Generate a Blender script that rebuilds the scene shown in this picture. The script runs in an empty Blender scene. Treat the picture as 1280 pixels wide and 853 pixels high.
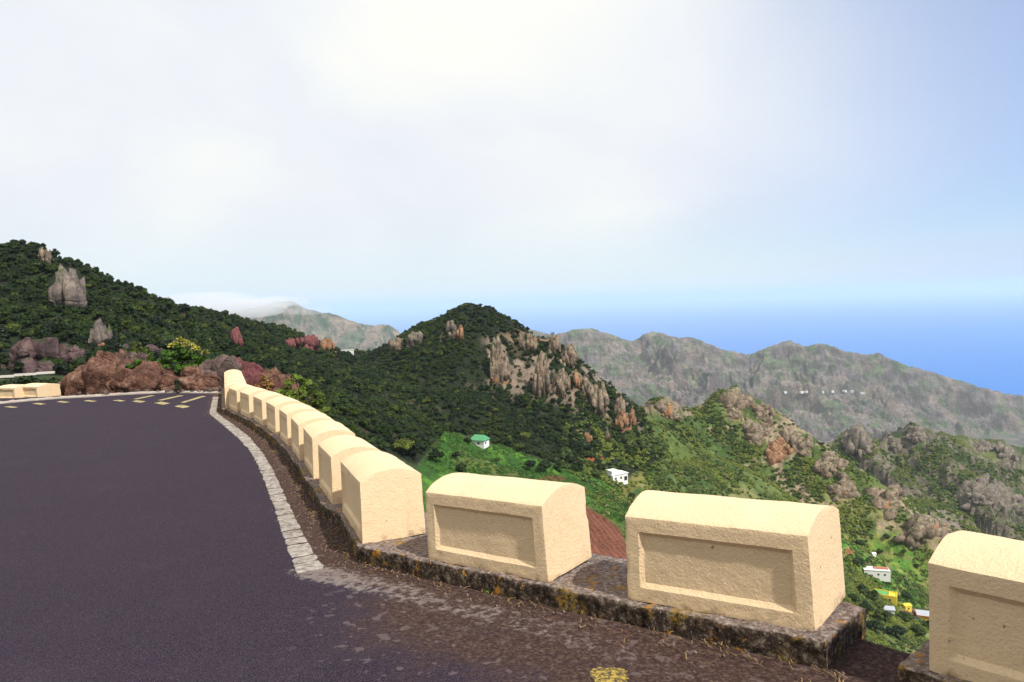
import bpy, bmesh, math, random
import numpy as np
from mathutils import Vector, Matrix, noise as mn
random.seed(7); rng = np.random.default_rng(11)
S = bpy.context.scene
COL = S.collection

# ------------------------------------------------------------------ camera
F = 853.0; CX, CY = 640.0, 426.5
ROLL = math.radians(1.84); PITCH = math.radians(3.4)
_c, _s = math.cos(ROLL), math.sin(ROLL); _cp, _sp = math.cos(PITCH), math.sin(PITCH)
def ray(u, v):
    x = (u-CX)/F; z = -(v-CY)/F
    x2 = x*_c+z*_s; z2 = -x*_s+z*_c
    Y = _cp+z2*_sp; Z = -_sp+z2*_cp
    return np.array([x2/Y, 1.0, Z/Y])
def P3(u, v, d): return ray(u, v)*d
cam = bpy.data.cameras.new('camera'); cam.lens = 36*F/1280; cam.sensor_width = 36
cam.clip_start = .05; cam.clip_end = 400000
co = bpy.data.objects.new('camera', cam); COL.objects.link(co); S.camera = co
fw = Vector((0, _cp, -_sp)); up0 = Vector((0, _sp, _cp)); rt0 = Vector((1, 0, 0))
rt = rt0*_c - up0*_s; up = up0*_c + rt0*_s
co.matrix_world = Matrix(((rt.x, up.x, -fw.x, 0), (rt.y, up.y, -fw.y, 0), (rt.z, up.z, -fw.z, 0), (0, 0, 0, 1)))

# ------------------------------------------------------------------ light, sky
SUN_EL = math.radians(51); SUN_AZ = math.radians(134)      # azimuth clockwise from +Y
sun = bpy.data.lights.new('sun', 'SUN'); sun.energy = 5.0; sun.angle = math.radians(1.5); sun.color = (1, .95, .86)
so = bpy.data.objects.new('sun', sun); COL.objects.link(so)
sd = Vector((math.sin(SUN_AZ)*math.cos(SUN_EL), math.cos(SUN_AZ)*math.cos(SUN_EL), math.sin(SUN_EL)))
so.rotation_euler = sd.to_track_quat('Z', 'Y').to_euler()
W = bpy.data.worlds.new('World'); S.world = W; W.use_nodes = True
S.view_settings.view_transform = 'Standard'; S.view_settings.look = 'None'; S.view_settings.exposure = 0; S.view_settings.gamma = 1
S.cycles.volume_bounces = 2; S.cycles.max_bounces = 6; S.cycles.diffuse_bounces = 2; S.cycles.transparent_max_bounces = 8

class NT:
    def __init__(s, tree): s.t = tree; s.n = tree.nodes; s.l = tree.links
    def new(s, ty, **kw):
        n = s.n.new(ty)
        for k, v in kw.items():
            if k.startswith('i_'):
                key = k[2:]; key = int(key) if key.isdigit() else key.replace('_', ' ')
                if isinstance(v, bpy.types.NodeSocket): s.l.new(v, n.inputs[key])
                else: n.inputs[key].default_value = v
            else: setattr(n, k, v)
        return n
    def math(s, op, a, b=0.0, clamp=False):
        n = s.n.new('ShaderNodeMath'); n.operation = op; n.use_clamp = clamp
        for i, v in enumerate((a, b)):
            if isinstance(v, bpy.types.NodeSocket): s.l.new(v, n.inputs[i])
            else: n.inputs[i].default_value = v
        return n.outputs[0]
    def noise(s, vec, scale, detail=4, rough=.55, dist=0):
        n = s.n.new('ShaderNodeTexNoise'); n.inputs['Scale'].default_value = scale
        n.inputs['Detail'].default_value = detail; n.inputs['Roughness'].default_value = rough; n.inputs['Distortion'].default_value = dist
        if vec is not None: s.l.new(vec, n.inputs['Vector'])
        return n.outputs['Fac']
    def ramp(s, fac, stops):
        n = s.n.new('ShaderNodeValToRGB'); s.l.new(fac, n.inputs[0]); e = n.color_ramp.elements
        while len(e) < len(stops): e.new(.5)
        for q, (p, c) in zip(e, stops):
            q.position = p; q.color = (c, c, c, 1) if isinstance(c, (int, float)) else (*c, 1)
        return n.outputs[0]
    def mix(s, fac, a, b, mode='MIX'):
        n = s.n.new('ShaderNodeMix'); n.data_type = 'RGBA'; n.blend_type = mode; n.clamp_factor = True
        for k, v in ((0, fac), (6, a), (7, b)):
            if isinstance(v, bpy.types.NodeSocket): s.l.new(v, n.inputs[k])
            elif k: n.inputs[k].default_value = (*v, 1)
            else: n.inputs[k].default_value = v
        return n.outputs[2]
    def mrange(s, v, a, b, c=0.0, d=1.0, smooth=True):
        n = s.n.new('ShaderNodeMapRange'); n.interpolation_type = 'SMOOTHSTEP' if smooth else 'LINEAR'
        s.l.new(v, n.inputs[0])
        for i, q in enumerate((a, b, c, d)): n.inputs[i+1].default_value = q
        return n.outputs[0]

w = NT(W.node_tree); w.n.clear()
sky = w.new('ShaderNodeTexSky', sky_type='NISHITA', sun_disc=False, sun_elevation=SUN_EL, sun_rotation=SUN_AZ, altitude=600)
sky.air_density = 1.0; sky.dust_density = .2; sky.ozone_density = 6
tc = w.new('ShaderNodeTexCoord'); sep = w.new('ShaderNodeSeparateXYZ', i_0=tc.outputs['Generated'])
X, Y, Z = sep.outputs
zz = w.math('ADD', w.math('ABSOLUTE', Z), .55)
px = w.math('DIVIDE', X, zz); py = w.math('DIVIDE', Y, zz)
cv = w.new('ShaderNodeCombineXYZ', i_0=px, i_1=py, i_2=0.0).outputs[0]
n1 = w.noise(cv, .75, 3, .38, .2); n2 = w.noise(cv, 1.9, 4, .42, .3)
# cloud: thick overhead and over the land, thinning towards the right and to a pale clear band over the sea horizon
cover = w.math('ADD', w.math('MULTIPLY', w.math('SUBTRACT', n1, .5), .8), w.mrange(w.math("ADD", X, w.math("MULTIPLY", Z, .35)), .10, .95, 1.15, .34))
low = w.mrange(Z, .02, .22, .22, 0.0)
cover = w.math('SUBTRACT', cover, w.math('MULTIPLY', low, w.mrange(X, -.30, .25, 0.0, 1.0)))
cover = w.math('MAXIMUM', w.math('MINIMUM', cover, 1.0), 0.0)
cover = w.math('MAXIMUM', cover, w.mrange(Z, .0, .17, .92, 0.0))      # pale veil low over the sea, all the way round
tone = w.math('ADD', w.math('MULTIPLY', n2, .55), w.math('MULTIPLY', n1, .45))
tone = w.math('ADD', tone, w.math('SUBTRACT', w.mrange(Z, .0, .38, -.06, .06), .0))
ccol = w.ramp(tone, [(.34, (.77, .81, .90)), (.48, (.88, .91, .96)), (.60, (1.02, 1.02, .96))])
ccol = w.mix(w.mrange(Z, .01, .16, .85, 0.0), ccol, (.80, .92, .96))
ccol = w.mix(w.mrange(w.math("ADD", X, w.math("MULTIPLY", n1, .3)), .30, .90, 0.0, .85), ccol, (.50, .64, 1.0))
blue = w.new('ShaderNodeBackground', i_0=sky.outputs[0], i_1=.15)
cl = w.new('ShaderNodeBackground', i_0=ccol, i_1=1.0)
mx = w.new('ShaderNodeMixShader', i_0=cover, i_1=blue.outputs[0], i_2=cl.outputs[0])
w.new('ShaderNodeOutputWorld', i_0=mx.outputs[0])

# ------------------------------------------------------------------ helpers
def tag(o, label=None, cat=None, group=None, kind=None):
    for k, v in (('label', label), ('category', cat), ('group', group), ('kind', kind)):
        if v: o[k] = v
    return o
def link(name, me, mat=None, parent=None, smooth=False):
    o = bpy.data.objects.new(name, me); COL.objects.link(o)
    if mat and not me.materials: me.materials.append(mat)
    if parent: o.parent = parent
    if smooth: me.shade_smooth()
    return o
def pymesh(name, v, f):
    me = bpy.data.meshes.new(name)
    me.from_pydata([tuple(map(float, q)) for q in v], [], [tuple(q) for q in f]); me.update(); return me
def npmesh(name, v, quads, col=None):
    v = np.asarray(v, np.float32); quads = np.asarray(quads, np.int32); k = quads.shape[1]
    me = bpy.data.meshes.new(name); me.vertices.add(len(v)); me.vertices.foreach_set('co', v.ravel())
    me.loops.add(quads.size); me.loops.foreach_set('vertex_index', quads.ravel())
    me.polygons.add(len(quads)); me.polygons.foreach_set('loop_start', np.arange(0, quads.size, k, dtype=np.int32))
    me.update(calc_edges=True)
    if col is not None:
        a = me.color_attributes.new('col', 'FLOAT_COLOR', 'POINT')
        a.data.foreach_set('color', np.concatenate([col, np.ones((len(col), 1))], 1).astype(np.float32).ravel())
    return me
def box(me_v, me_f, c, s, rz=0.0):
    n = len(me_v); ca, sa = math.cos(rz), math.sin(rz)
    for dz in (-.5, .5):
        for dx, dy in ((-.5, -.5), (.5, -.5), (.5, .5), (-.5, .5)):
            x, y = dx*s[0], dy*s[1]; me_v.append((c[0]+x*ca-y*sa, c[1]+x*sa+y*ca, c[2]+dz*s[2]))
    for q in ((0, 3, 2, 1), (4, 5, 6, 7), (0, 1, 5, 4), (1, 2, 6, 5), (2, 3, 7, 6), (3, 0, 4, 7)): me_f.append(tuple(n+i for i in q))
def empty(name, loc=(0, 0, 0), rz=0):
    o = bpy.data.objects.new(name, None); COL.objects.link(o); o.location = loc; o.rotation_euler.z = rz; o.empty_display_size = .2; return o
def _h(ix, iy, seed):
    n = (ix.astype(np.int64)*374761393 + iy.astype(np.int64)*668265263 + seed*974711) & 0xffffffff
    n = ((n ^ (n >> 13))*1274126177) & 0xffffffff
    return ((n ^ (n >> 16)) & 0xffff)/65535.0
def vn(x, y, seed=0):
    ix = np.floor(x); iy = np.floor(y); fx = x-ix; fy = y-iy; fx = fx*fx*fx*(fx*(fx*6-15)+10); fy = fy*fy*fy*(fy*(fy*6-15)+10)
    a = _h(ix, iy, seed); b = _h(ix+1, iy, seed); c = _h(ix, iy+1, seed); d = _h(ix+1, iy+1, seed)
    return (a*(1-fx)+b*fx)*(1-fy)+(c*(1-fx)+d*fx)*fy
def fbm(x, y, seed=0, oct=4, g=.5):
    s = 0; a = 1; t = 0
    for i in range(oct):
        s = s+a*vn(x*2**i+17.3*i, y*2**i-9.1*i, seed+i); t += a; a *= g
    return s/t
def ridged(x, y, seed=0, oct=4, g=.5):
    s = 0; a = 1; t = 0
    for i in range(oct):
        s = s+a*(1-np.abs(2*vn(x*2**i+3.3*i, y*2**i-5.1*i, seed+i)-1)); t += a; a *= g
    return s/t
def sstep(a, b, x):
    t = np.clip((x-a)/(b-a), 0, 1); return t*t*(3-2*t)

# ------------------------------------------------------------------ materials
def mat(name, rough=.9):
    m = bpy.data.materials.new(name); m.use_nodes = True; t = NT(m.node_tree)
    b = t.n['Principled BSDF']; b.inputs['Roughness'].default_value = rough; b.inputs['Specular IOR Level'].default_value = .25
    return m, t, b
def objco(t): return t.new('ShaderNodeTexCoord').outputs['Object']
def geopos(t): return t.new('ShaderNodeNewGeometry').outputs['Position']
def bump(t, b, h, dist, strength=1.0):
    n = t.new('ShaderNodeBump', i_Height=h, i_Distance=dist, i_Strength=strength); t.l.new(n.outputs[0], b.inputs['Normal'])
def flat(name, c, rough=.8, var=.15, scale=8.0):
    m, t, b = mat(name, rough); n = t.noise(objco(t), scale)
    t.l.new(t.mix(n, tuple(q*(1-var) for q in c), tuple(min(1, q*(1+var)) for q in c)), b.inputs['Base Color']); return m

def m_stucco():
    m, t, b = mat('cream_stucco', .85); g = geopos(t); o = objco(t)
    base = t.mix(t.noise(g, 3, 4), (.76, .555, .335), (.84, .635, .405))
    base = t.mix(t.mrange(t.noise(g, 14, 5, .6), .55, .75, 0, .35), base, (.86, .71, .49))
    oz = t.new('ShaderNodeSeparateXYZ', i_0=o).outputs[2]
    dirt = t.math('MULTIPLY', t.mrange(t.noise(g, 9, 5, .7), .48, .68), t.mrange(oz, 0.0, .10, .8, 0.0))
    base = t.mix(dirt, base, (.26, .16, .08))
    chips = t.mrange(t.noise(g, 21, 3, .5), .735, .76)
    base = t.mix(t.math('MULTIPLY', chips, .8), base, (.18, .15, .12))
    pit = t.mrange(t.new('ShaderNodeTexVoronoi', i_Vector=g, i_Scale=30.0).outputs['Distance'], .03, .09, 1.0, 0.0)
    base = t.mix(t.math('MULTIPLY', pit, .45), base, (.36, .23, .12))
    st = t.new('ShaderNodeMapping', i_0=g); st.inputs['Scale'].default_value = (30, 30, 2.2)
    streak = t.math('MULTIPLY', t.mrange(t.noise(st.outputs[0], 1.0, 4, .6), .56, .74), t.mrange(oz, .50, .20, 0.0, 1.0))
    base = t.mix(t.math('MULTIPLY', streak, .20), base, (.46, .30, .16))
    base = t.mix(t.math('MULTIPLY', t.mrange(t.noise(g, 130, 3, .6), .5, .75), .30), base, (.58, .40, .21))
    base = t.mix(t.math('MULTIPLY', t.mrange(t.noise(g, 5, 6, .72), .57, .66), .18), base, (.55, .42, .25))
    lich = t.math('MULTIPLY', t.mrange(t.noise(g, 60, 4, .7), .62, .68), t.mrange(t.noise(g, 4, 2), .52, .62)); base = t.mix(t.math('MULTIPLY', lich, .5), base, (.20, .17, .13))
    t.l.new(base, b.inputs['Base Color'])
    h = t.math('ADD', t.math('MULTIPLY', t.noise(g, 75, 5, .7), .9), t.math('MULTIPLY', t.noise(g, 20, 3), .6))
    h = t.math('SUBTRACT', h, t.math('MULTIPLY', pit, .5))
    bump(t, b, h, .0085, .9); return m
STUCCO = m_stucco()
def m_kerb():
    m, t, b = mat('lichen_concrete', .95); g = geopos(t)
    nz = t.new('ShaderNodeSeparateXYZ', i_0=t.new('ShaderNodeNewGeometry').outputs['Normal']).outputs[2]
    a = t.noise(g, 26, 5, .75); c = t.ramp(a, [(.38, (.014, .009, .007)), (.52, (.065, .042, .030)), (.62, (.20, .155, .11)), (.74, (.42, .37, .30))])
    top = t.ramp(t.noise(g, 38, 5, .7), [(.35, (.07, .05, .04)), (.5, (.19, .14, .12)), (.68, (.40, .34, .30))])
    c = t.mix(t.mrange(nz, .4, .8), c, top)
    l1 = t.math('MULTIPLY', t.mrange(t.noise(g, 5.5, 4, .6), .52, .66), t.mrange(t.noise(g, 60, 3), .38, .62))
    c = t.mix(t.math('MULTIPLY', l1, .85), c, (.26, .17, .02))
    l2 = t.mrange(t.noise(g, 11, 5, .68), .585, .64); c = t.mix(t.math('MULTIPLY', l2, .85), c, (.42, .19, .025))
    l3 = t.mrange(t.noise(g, 70, 2, .5), .66, .72); c = t.mix(t.math('MULTIPLY', l3, .5), c, (.5, .48, .42))
    t.l.new(c, b.inputs['Base Color']); bump(t, b, t.noise(g, 60, 5, .7), .012); return m
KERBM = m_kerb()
def worn_attr(t, name): return t.new('ShaderNodeAttribute', attribute_name=name).outputs['Fac']
def m_asphalt():
    m, t, b = mat('asphalt', .9); g = geopos(t); b.inputs['Specular IOR Level'].default_value = .12
    big = t.noise(g, .35, 4, .6); fine = t.noise(g, 160, 3, .6)
    c = t.mix(big, (.010, .0056, .0125), (.024, .0145, .027))
    c = t.mix(t.math('MULTIPLY', t.mrange(t.noise(g, 1.1, 6, .7), .5, .75), .22), c, (.075, .055, .062))
    c = t.mix(t.mrange(fine, .40, .62, 0, .8), c, (.075, .058, .078))
    c = t.mix(t.mrange(t.noise(g, 95, 2, .5), .30, .45, .75, 0), c, (.010, .008, .013))
    sp = t.new('ShaderNodeTexVoronoi', i_Vector=g, i_Scale=48.0); c = t.mix(t.math('MULTIPLY', t.mrange(sp.outputs['Distance'], .05, .09, 1, 0), t.mrange(t.noise(g, 6, 2), .5, .7)), c, (.42, .38, .38))
    wn = worn_attr(t, 'dirt')      # brown earthy dust lying towards the kerb
    ds = t.noise(g, 3.5, 6, .7)
    k = t.mrange(t.math('ADD', wn, t.math('MULTIPLY', t.math('SUBTRACT', ds, .5), .9)), .2, .8)
    dc = t.ramp(t.noise(g, 45, 5, .75), [(.3, (.016, .009, .008)), (.5, (.058, .033, .026)), (.70, (.16, .105, .08))])
    c = t.mix(t.math('MULTIPLY', k, .92), c, dc)
    pl = worn_attr(t, 'pale')      # remains of the pale edge line, worn to patches
    pk = t.mrange(t.math('ADD', pl, t.math('MULTIPLY', t.math('SUBTRACT', t.noise(g, 19, 6, .75), .5), 2.3)), .62, 1.0)
    c = t.mix(t.math('MULTIPLY', pk, .85), c, t.mix(t.noise(g, 50, 4), (.11, .080, .075), (.34, .29, .26)))
    sc = t.math('MULTIPLY', t.mrange(t.noise(g, 13, 3, .45), .62, .66), t.mrange(wn, .03, .35))
    c = t.mix(t.math('MULTIPLY', sc, .35), c, (.20, .155, .15))
    t.l.new(c, b.inputs['Base Color']); bump(t, b, t.math('ADD', fine, t.math('MULTIPLY', t.noise(g, 40, 3), .6)), .006, .8); return m
ASPH = m_asphalt()
def m_edge():
    m, t, b = mat('pale_edge_stone', .9); g = geopos(t)
    c = t.ramp(t.noise(g, 17, 6, .72), [(.34, (.10, .08, .07)), (.45, (.25, .215, .19)), (.66, (.46, .42, .37))])
    t.l.new(c, b.inputs['Base Color']); bump(t, b, t.noise(g, 60, 4, .7), .006); return m
EDGE = m_edge()
def m_paint():
    m, t, b = mat('worn_yellow_paint', .8); g = geopos(t)
    c = t.mix(t.mrange(t.noise(g, 45, 5, .75), .40, .56), (.42, .30, .045), (.07, .05, .04)); t.l.new(c, b.inputs['Base Color']); bump(t, b, t.noise(g, 120, 3), .004); return m
PAINT = m_paint()
def m_paintfar():
    m, t, b = mat('faded_yellow_paint', .8); g = geopos(t)
    t.l.new(t.mix(t.mrange(t.noise(g, 9, 4, .7), .40, .66), (.46, .38, .16), (.12, .10, .10)), b.inputs['Base Color']); return m
PAINTF = m_paintfar()
def m_terrain():
    m, t, b = mat('hillside', .95); g = geopos(t)
    a = t.new('ShaderNodeAttribute', attribute_name='col').outputs['Color']
    d = t.new('ShaderNodeVectorMath', operation='LENGTH', i_0=g).outputs['Value']
    near = t.noise(g, 1.3, 5, .7); mid = t.noise(g, .16, 5, .68); far = t.noise(g, .022, 8, .74)
    f1 = t.mrange(d, 500, 900, 0, 1)
    v = t.mix(f1, t.math('ADD', t.math('MULTIPLY', near, .6), t.math('MULTIPLY', mid, .6)), t.math('ADD', t.math('MULTIPLY', mid, .5), t.math('MULTIPLY', far, .7)))
    k = t.mrange(v, .35, .85, .25, 1.95, False)
    kf_ = t.mrange(t.math('ADD', t.math('MULTIPLY', mid, .5), t.math('MULTIPLY', far, .6)), .44, .68, .45, 1.6, False)
    k = t.math('ADD', t.math('MULTIPLY', k, t.math('SUBTRACT', 1.0, f1)), t.math('MULTIPLY', kf_, f1))
    kk = t.new('ShaderNodeCombineXYZ', i_0=k, i_1=k, i_2=k).outputs[0]
    t.l.new(t.mix(1.0, a, kk, 'MULTIPLY'), b.inputs['Base Color'])
    hh = t.math('ADD', t.math('MULTIPLY', near, .5), t.math('MULTIPLY', mid, 3.5)); hh = t.math('ADD', hh, t.math('MULTIPLY', t.math('MULTIPLY', far, 45), f1))
    bump(t, b, hh, 1.0, .8); return m
TERR = m_terrain()
def m_rock(name, stops, scale=1.0, bd=.05, tint=None, moss=None):
    m, t, b = mat(name, .95); o = geopos(t)
    c = t.ramp(t.noise(o, 1.2*scale, 7, .72), stops)
    if tint:
        c = t.mix(t.mrange(t.noise(o, .5*scale, 3, .5), tint[1], tint[1]+.12), c, tint[0])
    cr = t.new('ShaderNodeTexVoronoi', feature='DISTANCE_TO_EDGE', i_Vector=t.new('ShaderNodeMixRGB', i_0=.12, i_1=o, i_2=t.new('ShaderNodeTexNoise', i_Vector=o, i_Scale=scale*2).outputs['Color']).outputs[0], i_Scale=1.1*scale).outputs['Distance']
    c = t.mix(t.mrange(cr, 0, .035, .3, 0), c, tuple(q*.35 for q in stops[0][1]))
    sp = t.mrange(t.noise(o, 9*scale, 4, .7), .60, .68); c = t.mix(t.math('MULTIPLY', sp, .6), c, stops[-1][1])
    if moss:
        nz = t.new('ShaderNodeSeparateXYZ', i_0=t.new('ShaderNodeNewGeometry').outputs['Normal']).outputs[2]
        c = t.mix(t.math('MULTIPLY', t.mrange(nz, .55, .85), t.mrange(t.noise(o, 2*scale, 4), .50, .60)), c, moss)
    t.l.new(c, b.inputs['Base Color'])
    h = t.math('ADD', t.noise(o, 3*scale, 6, .75), t.math('MULTIPLY', t.mrange(cr, 0, .08), .2)); bump(t, b, h, bd); return m
R_BROWN = m_rock('brown_rock', [(.32, (.045, .020, .015)), (.47, (.17, .080, .055)), (.60, (.31, .165, .115)), (.74, (.50, .40, .32))], 2.2, .16)
R_GREY = m_rock('grey_brown_rock', [(.30, (.040, .026, .024)), (.48, (.13, .088, .078)), (.62, (.25, .18, .15)), (.78, (.50, .43, .38))], 2.2, .16)
R_RED = m_rock('crimson_rock', [(.30, (.055, .020, .022)), (.5, (.17, .055, .055)), (.65, (.27, .10, .09)), (.8, (.36, .26, .23))], 1.6, .14)
R_PIN = m_rock('pinnacle_rock', [(.34, (.060, .042, .034)), (.48, (.20, .145, .105)), (.62, (.34, .26, .185)), (.78, (.50, .42, .33))], .30, .5, ((.42, .20, .08), .62), (.05, .085, .015))
R_RST = m_rock('rusty_cliff_rock', [(.30, (.12, .055, .035)), (.48, (.34, .17, .09)), (.62, (.46, .27, .16)), (.78, (.52, .43, .33))], .30, 1.0, None, (.05, .085, .015))
R_PUR = m_rock('purple_cliff_rock', [(.30, (.030, .020, .022)), (.5, (.11, .065, .066)), (.65, (.20, .13, .12)), (.8, (.30, .24, .22))], .22, .8, None, (.03, .05, .012))
R_SLATE = m_rock('slate_rock', [(.30, (.07, .055, .05)), (.5, (.20, .16, .135)), (.65, (.32, .26, .21)), (.8, (.45, .39, .32))], .20, .8, None, (.08, .11, .03))
def m_leaf(name, dark, light, extra=None, rough=.55, ns=.9):
    m, t, b = mat(name, rough); r = t.new('ShaderNodeObjectInfo').outputs['Random']
    c = t.mix(r, dark, light)
    if extra:
        c = t.mix(t.mrange(r, .90, .97), c, extra)
    pn = t.noise(geopos(t), .03, 4, .65)
    if name in ('laurel_leaves', 'scrub_leaves'): c = t.mix(t.mrange(pn, .46, .62, 0, .65), c, tuple(min(1, q*w_) for q, w_ in zip(light, (1.5, 1.25, 1.1))))
    n = t.noise(objco(t), ns, 3, .6); k = t.mrange(n, .3, .7, .45, 1.6)
    c = t.mix(1.0, c, t.new('ShaderNodeCombineXYZ', i_0=k, i_1=k, i_2=k).outputs[0], 'MULTIPLY')
    t.l.new(c, b.inputs['Base Color'])
    tr = t.new('ShaderNodeBsdfTranslucent', i_0=c); ms = t.new('ShaderNodeMixShader', i_0=.18, i_1=b.outputs[0], i_2=tr.outputs[0])
    t.l.new(ms.outputs[0], t.n['Material Output'].inputs[0]); return m
L_DARK = m_leaf('laurel_leaves', (.005, .014, .003), (.034, .066, .007), (.10, .125, .014))
L_SCRUB = m_leaf('scrub_leaves', (.026, .055, .010), (.150, .205, .034), (.21, .19, .08))
L_BUSH = m_leaf('bush_leaves', (.06, .13, .015), (.10, .19, .02), None, .5, 3.0)
L_YEL = m_leaf('yellow_leaves', (.26, .25, .025), (.34, .30, .04), None, .5, 5.0)
BARK = flat('bark', (.09, .06, .045), .9)
DRYM = flat('dry_straw', (.30, .19, .08), .9, .4)

# ------------------------------------------------------------------ heights of the roadside
def gk(y):   # top of the kerb as a function of depth
    return sum(_gk(y+o)*w_ for o, w_ in ((-.8, .1), (-.4, .2), (0, .4), (.4, .2), (.8, .1)))
def _gk(y):
    return np.interp(y, [-40, 2, 3, 4, 5, 6.5, 8.5, 11, 14, 20, 26, 60], [-1.2, -1.50, -1.56, -1.65, -1.74, -1.85, -1.93, -2.02, -2.11, -2.28, -2.45, -3.4])
RD = .13
def gr(y): return gk(y)-RD
def on(u, v, fn=gk):
    r = ray(u, v); y = 5.0
    for i in range(80): y = .5*y+.5*float(fn(y))/r[2]
    return r*y
# front base corners of the blocks, far end then near end
BL = dict(A9=((286.7, 510.5), (297, 516)), A8=((300.8, 517), (312.3, 523)), A7=((317.4, 524.9), (328.7, 532)), A6=((333.7, 534.4), (345, 543.4)),
          A5=((350, 547), (360.2, 557.5)), A4=((364.7, 561.2), (374.8, 575.8)), A3=((380.5, 578.9), (392.3, 598.6)), A2=((399.3, 607.6), (416.2, 631.5)),
          A1=((428, 639), (453.4, 680.2)), B=((535.2, 697.9), (685.8, 728)), C=((784.4, 747.6), (1020, 789.9)), D=((1161.4, 833.8), (1318, 884)))
spots = []
for k in ('D', 'C', 'B', 'A1', 'A2', 'A3', 'A4', 'A5', 'A6', 'A7', 'A8', 'A9'):
    p, q = (on(*c)[:2] for c in BL[k]); spots.append((k, p, q))
a0 = on(281.8, 511.5)[:2]; dv = np.array([ray(282.9, 490)[0], 1.0]); dv /= np.linalg.norm(dv)
for i in range(5):
    q = a0+dv*(.15+1.2*i); spots.append(('A%d' % (10+i), q+dv*.98, q))
kerb_line = [q for k, p, q in spots if k == 'C'][:0]
front = []
for k, p, q in spots[1:]:
    front += [q, p]
front = np.array(front)           # from the near end of C back to the far end

# ------------------------------------------------------------------ plateau outline (road + verge)
cend = on(1034, 803)[:2]; cend2 = on(1080, 757)[:2]
Dq, Dp = spots[0][2], spots[0][1]
ddir = (Dq-Dp)/np.linalg.norm(Dq-Dp); dn = np.array([-ddir[1], ddir[0]])   # outward
def off_line(L, k):
    L = np.asarray(L); T = np.gradient(L, axis=0); T /= np.linalg.norm(T, axis=1)[:, None]+1e-9
    return L+np.stack([T[:, 1], -T[:, 0]], 1)*k
kf = off_line(front, -.08)    # kerb front edge (towards the road)
test = kf[4]-front[4]
if test[0] > 0: kf = off_line(front, .08)
kf[0] = cend; 
for i in range(1, 6): kf[i] = front[i]+(kf[i]-front[i])*.55
outer = 2*front-kf; nrm = (front-kf); nrm /= np.linalg.norm(nrm, axis=1)[:, None]+1e-9
nrm[0] = (cend2-cend)/np.linalg.norm(cend2-cend)
ko = kf+nrm*.72; ko[0] = cend2; ko[1] = ko[1]; 
far_edge = [(-8.9, 20.6), (-12, 20.9), (-17, 21.4), (-24, 22), (-34, 22)]
plate = [tuple(Dq+ddir*6+dn*.6), tuple(Dq+dn*.62), tuple(Dp+dn*.6), tuple((Dp+cend2)/2+dn*.15)]+[tuple(q) for q in ko[0::1]]+far_edge+[(-48, 8), (-40, -20), (-5, -34), (16, -24), (12, -8)]
plate = np.array(plate)
def sdist(x, y, poly):
    d = np.full(x.shape, 1e9); ins = np.zeros(x.shape, bool); n = len(poly)
    for i in range(n):
        a = poly[i]; b = poly[(i+1) % n]; e = b-a; L = e@e+1e-12
        t = np.clip(((x-a[0])*e[0]+(y-a[1])*e[1])/L, 0, 1)
        d = np.minimum(d, np.hypot(x-a[0]-t*e[0], y-a[1]-t*e[1]))
        c = ((a[1] > y) != (b[1] > y)) & (x < (b[0]-a[0])*(y-a[1])/((b[1]-a[1]) if b[1] != a[1] else 1e-9)+a[0]); ins ^= c
    return np.where(ins, -d, d)

# ------------------------------------------------------------------ terrain height field on a polar grid
RID = dict(
 left=dict(k=.52, r=6, p=[(-900, 330, 150), (-300, 300, 200), (-100, 302, 215), (0, 309, 225), (30, 305, 230), (60, 322, 240), (100, 344, 250), (150, 366, 265), (200, 379, 290), (250, 389, 315), (300, 402, 350), (350, 414, 385), (400, 434, 425), (430, 441, 450), (480, 441, 452)]),
 peak=dict(k=.62, r=5, p=[(480, 441, 452), (487, 433, 440), (520, 410, 430), (560, 393, 420), (585, 381, 415), (610, 387, 412), (640, 402, 408), (665, 419, 405), (690, 425, 402), (715, 444, 400), (735, 459, 400), (755, 479, 400), (790, 504, 405), (830, 535, 410), (870, 575, 400)]),
 knob=dict(k=1.0, r=2, p=[(798, 513, 520), (812, 503, 520), (835, 499, 520), (850, 513, 525), (870, 514, 545)]),
 mid=dict(k=.62, r=3, p=[(868, 514, 570), (895, 492, 560), (920, 487, 550), (950, 502, 540), (1000, 542, 510), (1050, 577, 480), (1100, 612, 455), (1150, 652, 430), (1190, 678, 410), (1300, 760, 380), (1500, 900, 340)]),
 rock=dict(k=.55, r=4, p=[(1035, 560, 790), (1052, 550, 800), (1070, 533, 800), (1083, 545, 805), (1096, 562, 820), (1118, 548, 820), (1140, 532, 820), (1165, 540, 830), (1200, 547, 850), (1240, 549, 870), (1280, 560, 900), (1400, 590, 950), (1700, 640, 1100)]),
 range=dict(k=.30, r=12, p=[(560, 420, 3600), (620, 400, 3600), (665, 411, 3550), (690, 419, 3550), (715, 413, 3500), (740, 410, 3500), (765, 418, 3450), (790, 426, 3450), (815, 414, 3450), (840, 420, 3450), (870, 423, 3400), (900, 436, 3400), (935, 444, 3400), (960, 434, 3350), (985, 424, 3350), (1005, 432, 3350), (1030, 429, 3300), (1060, 440, 3300), (1100, 442, 3250), (1130, 455, 3200), (1170, 466, 3200), (1200, 476, 3150), (1260, 491, 3100), (1330, 500, 3050), (1450, 560, 3000), (1600, 640, 3000)]),
 farleft=dict(k=.48, r=15, p=[(100, 420, 3900), (250, 396, 3900), (300, 388, 3900), (345, 378, 3900), (365, 377, 3950), (385, 387, 3950), (412, 391, 4000), (430, 397, 4000), (445, 403, 4000), (462, 407, 4000), (485, 405, 4000), (497, 413, 4000), (520, 440, 4050), (560, 500, 4100)]),
)
for q in RID.values(): q['P'] = np.array([P3(*a) for a in q['p']])
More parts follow.
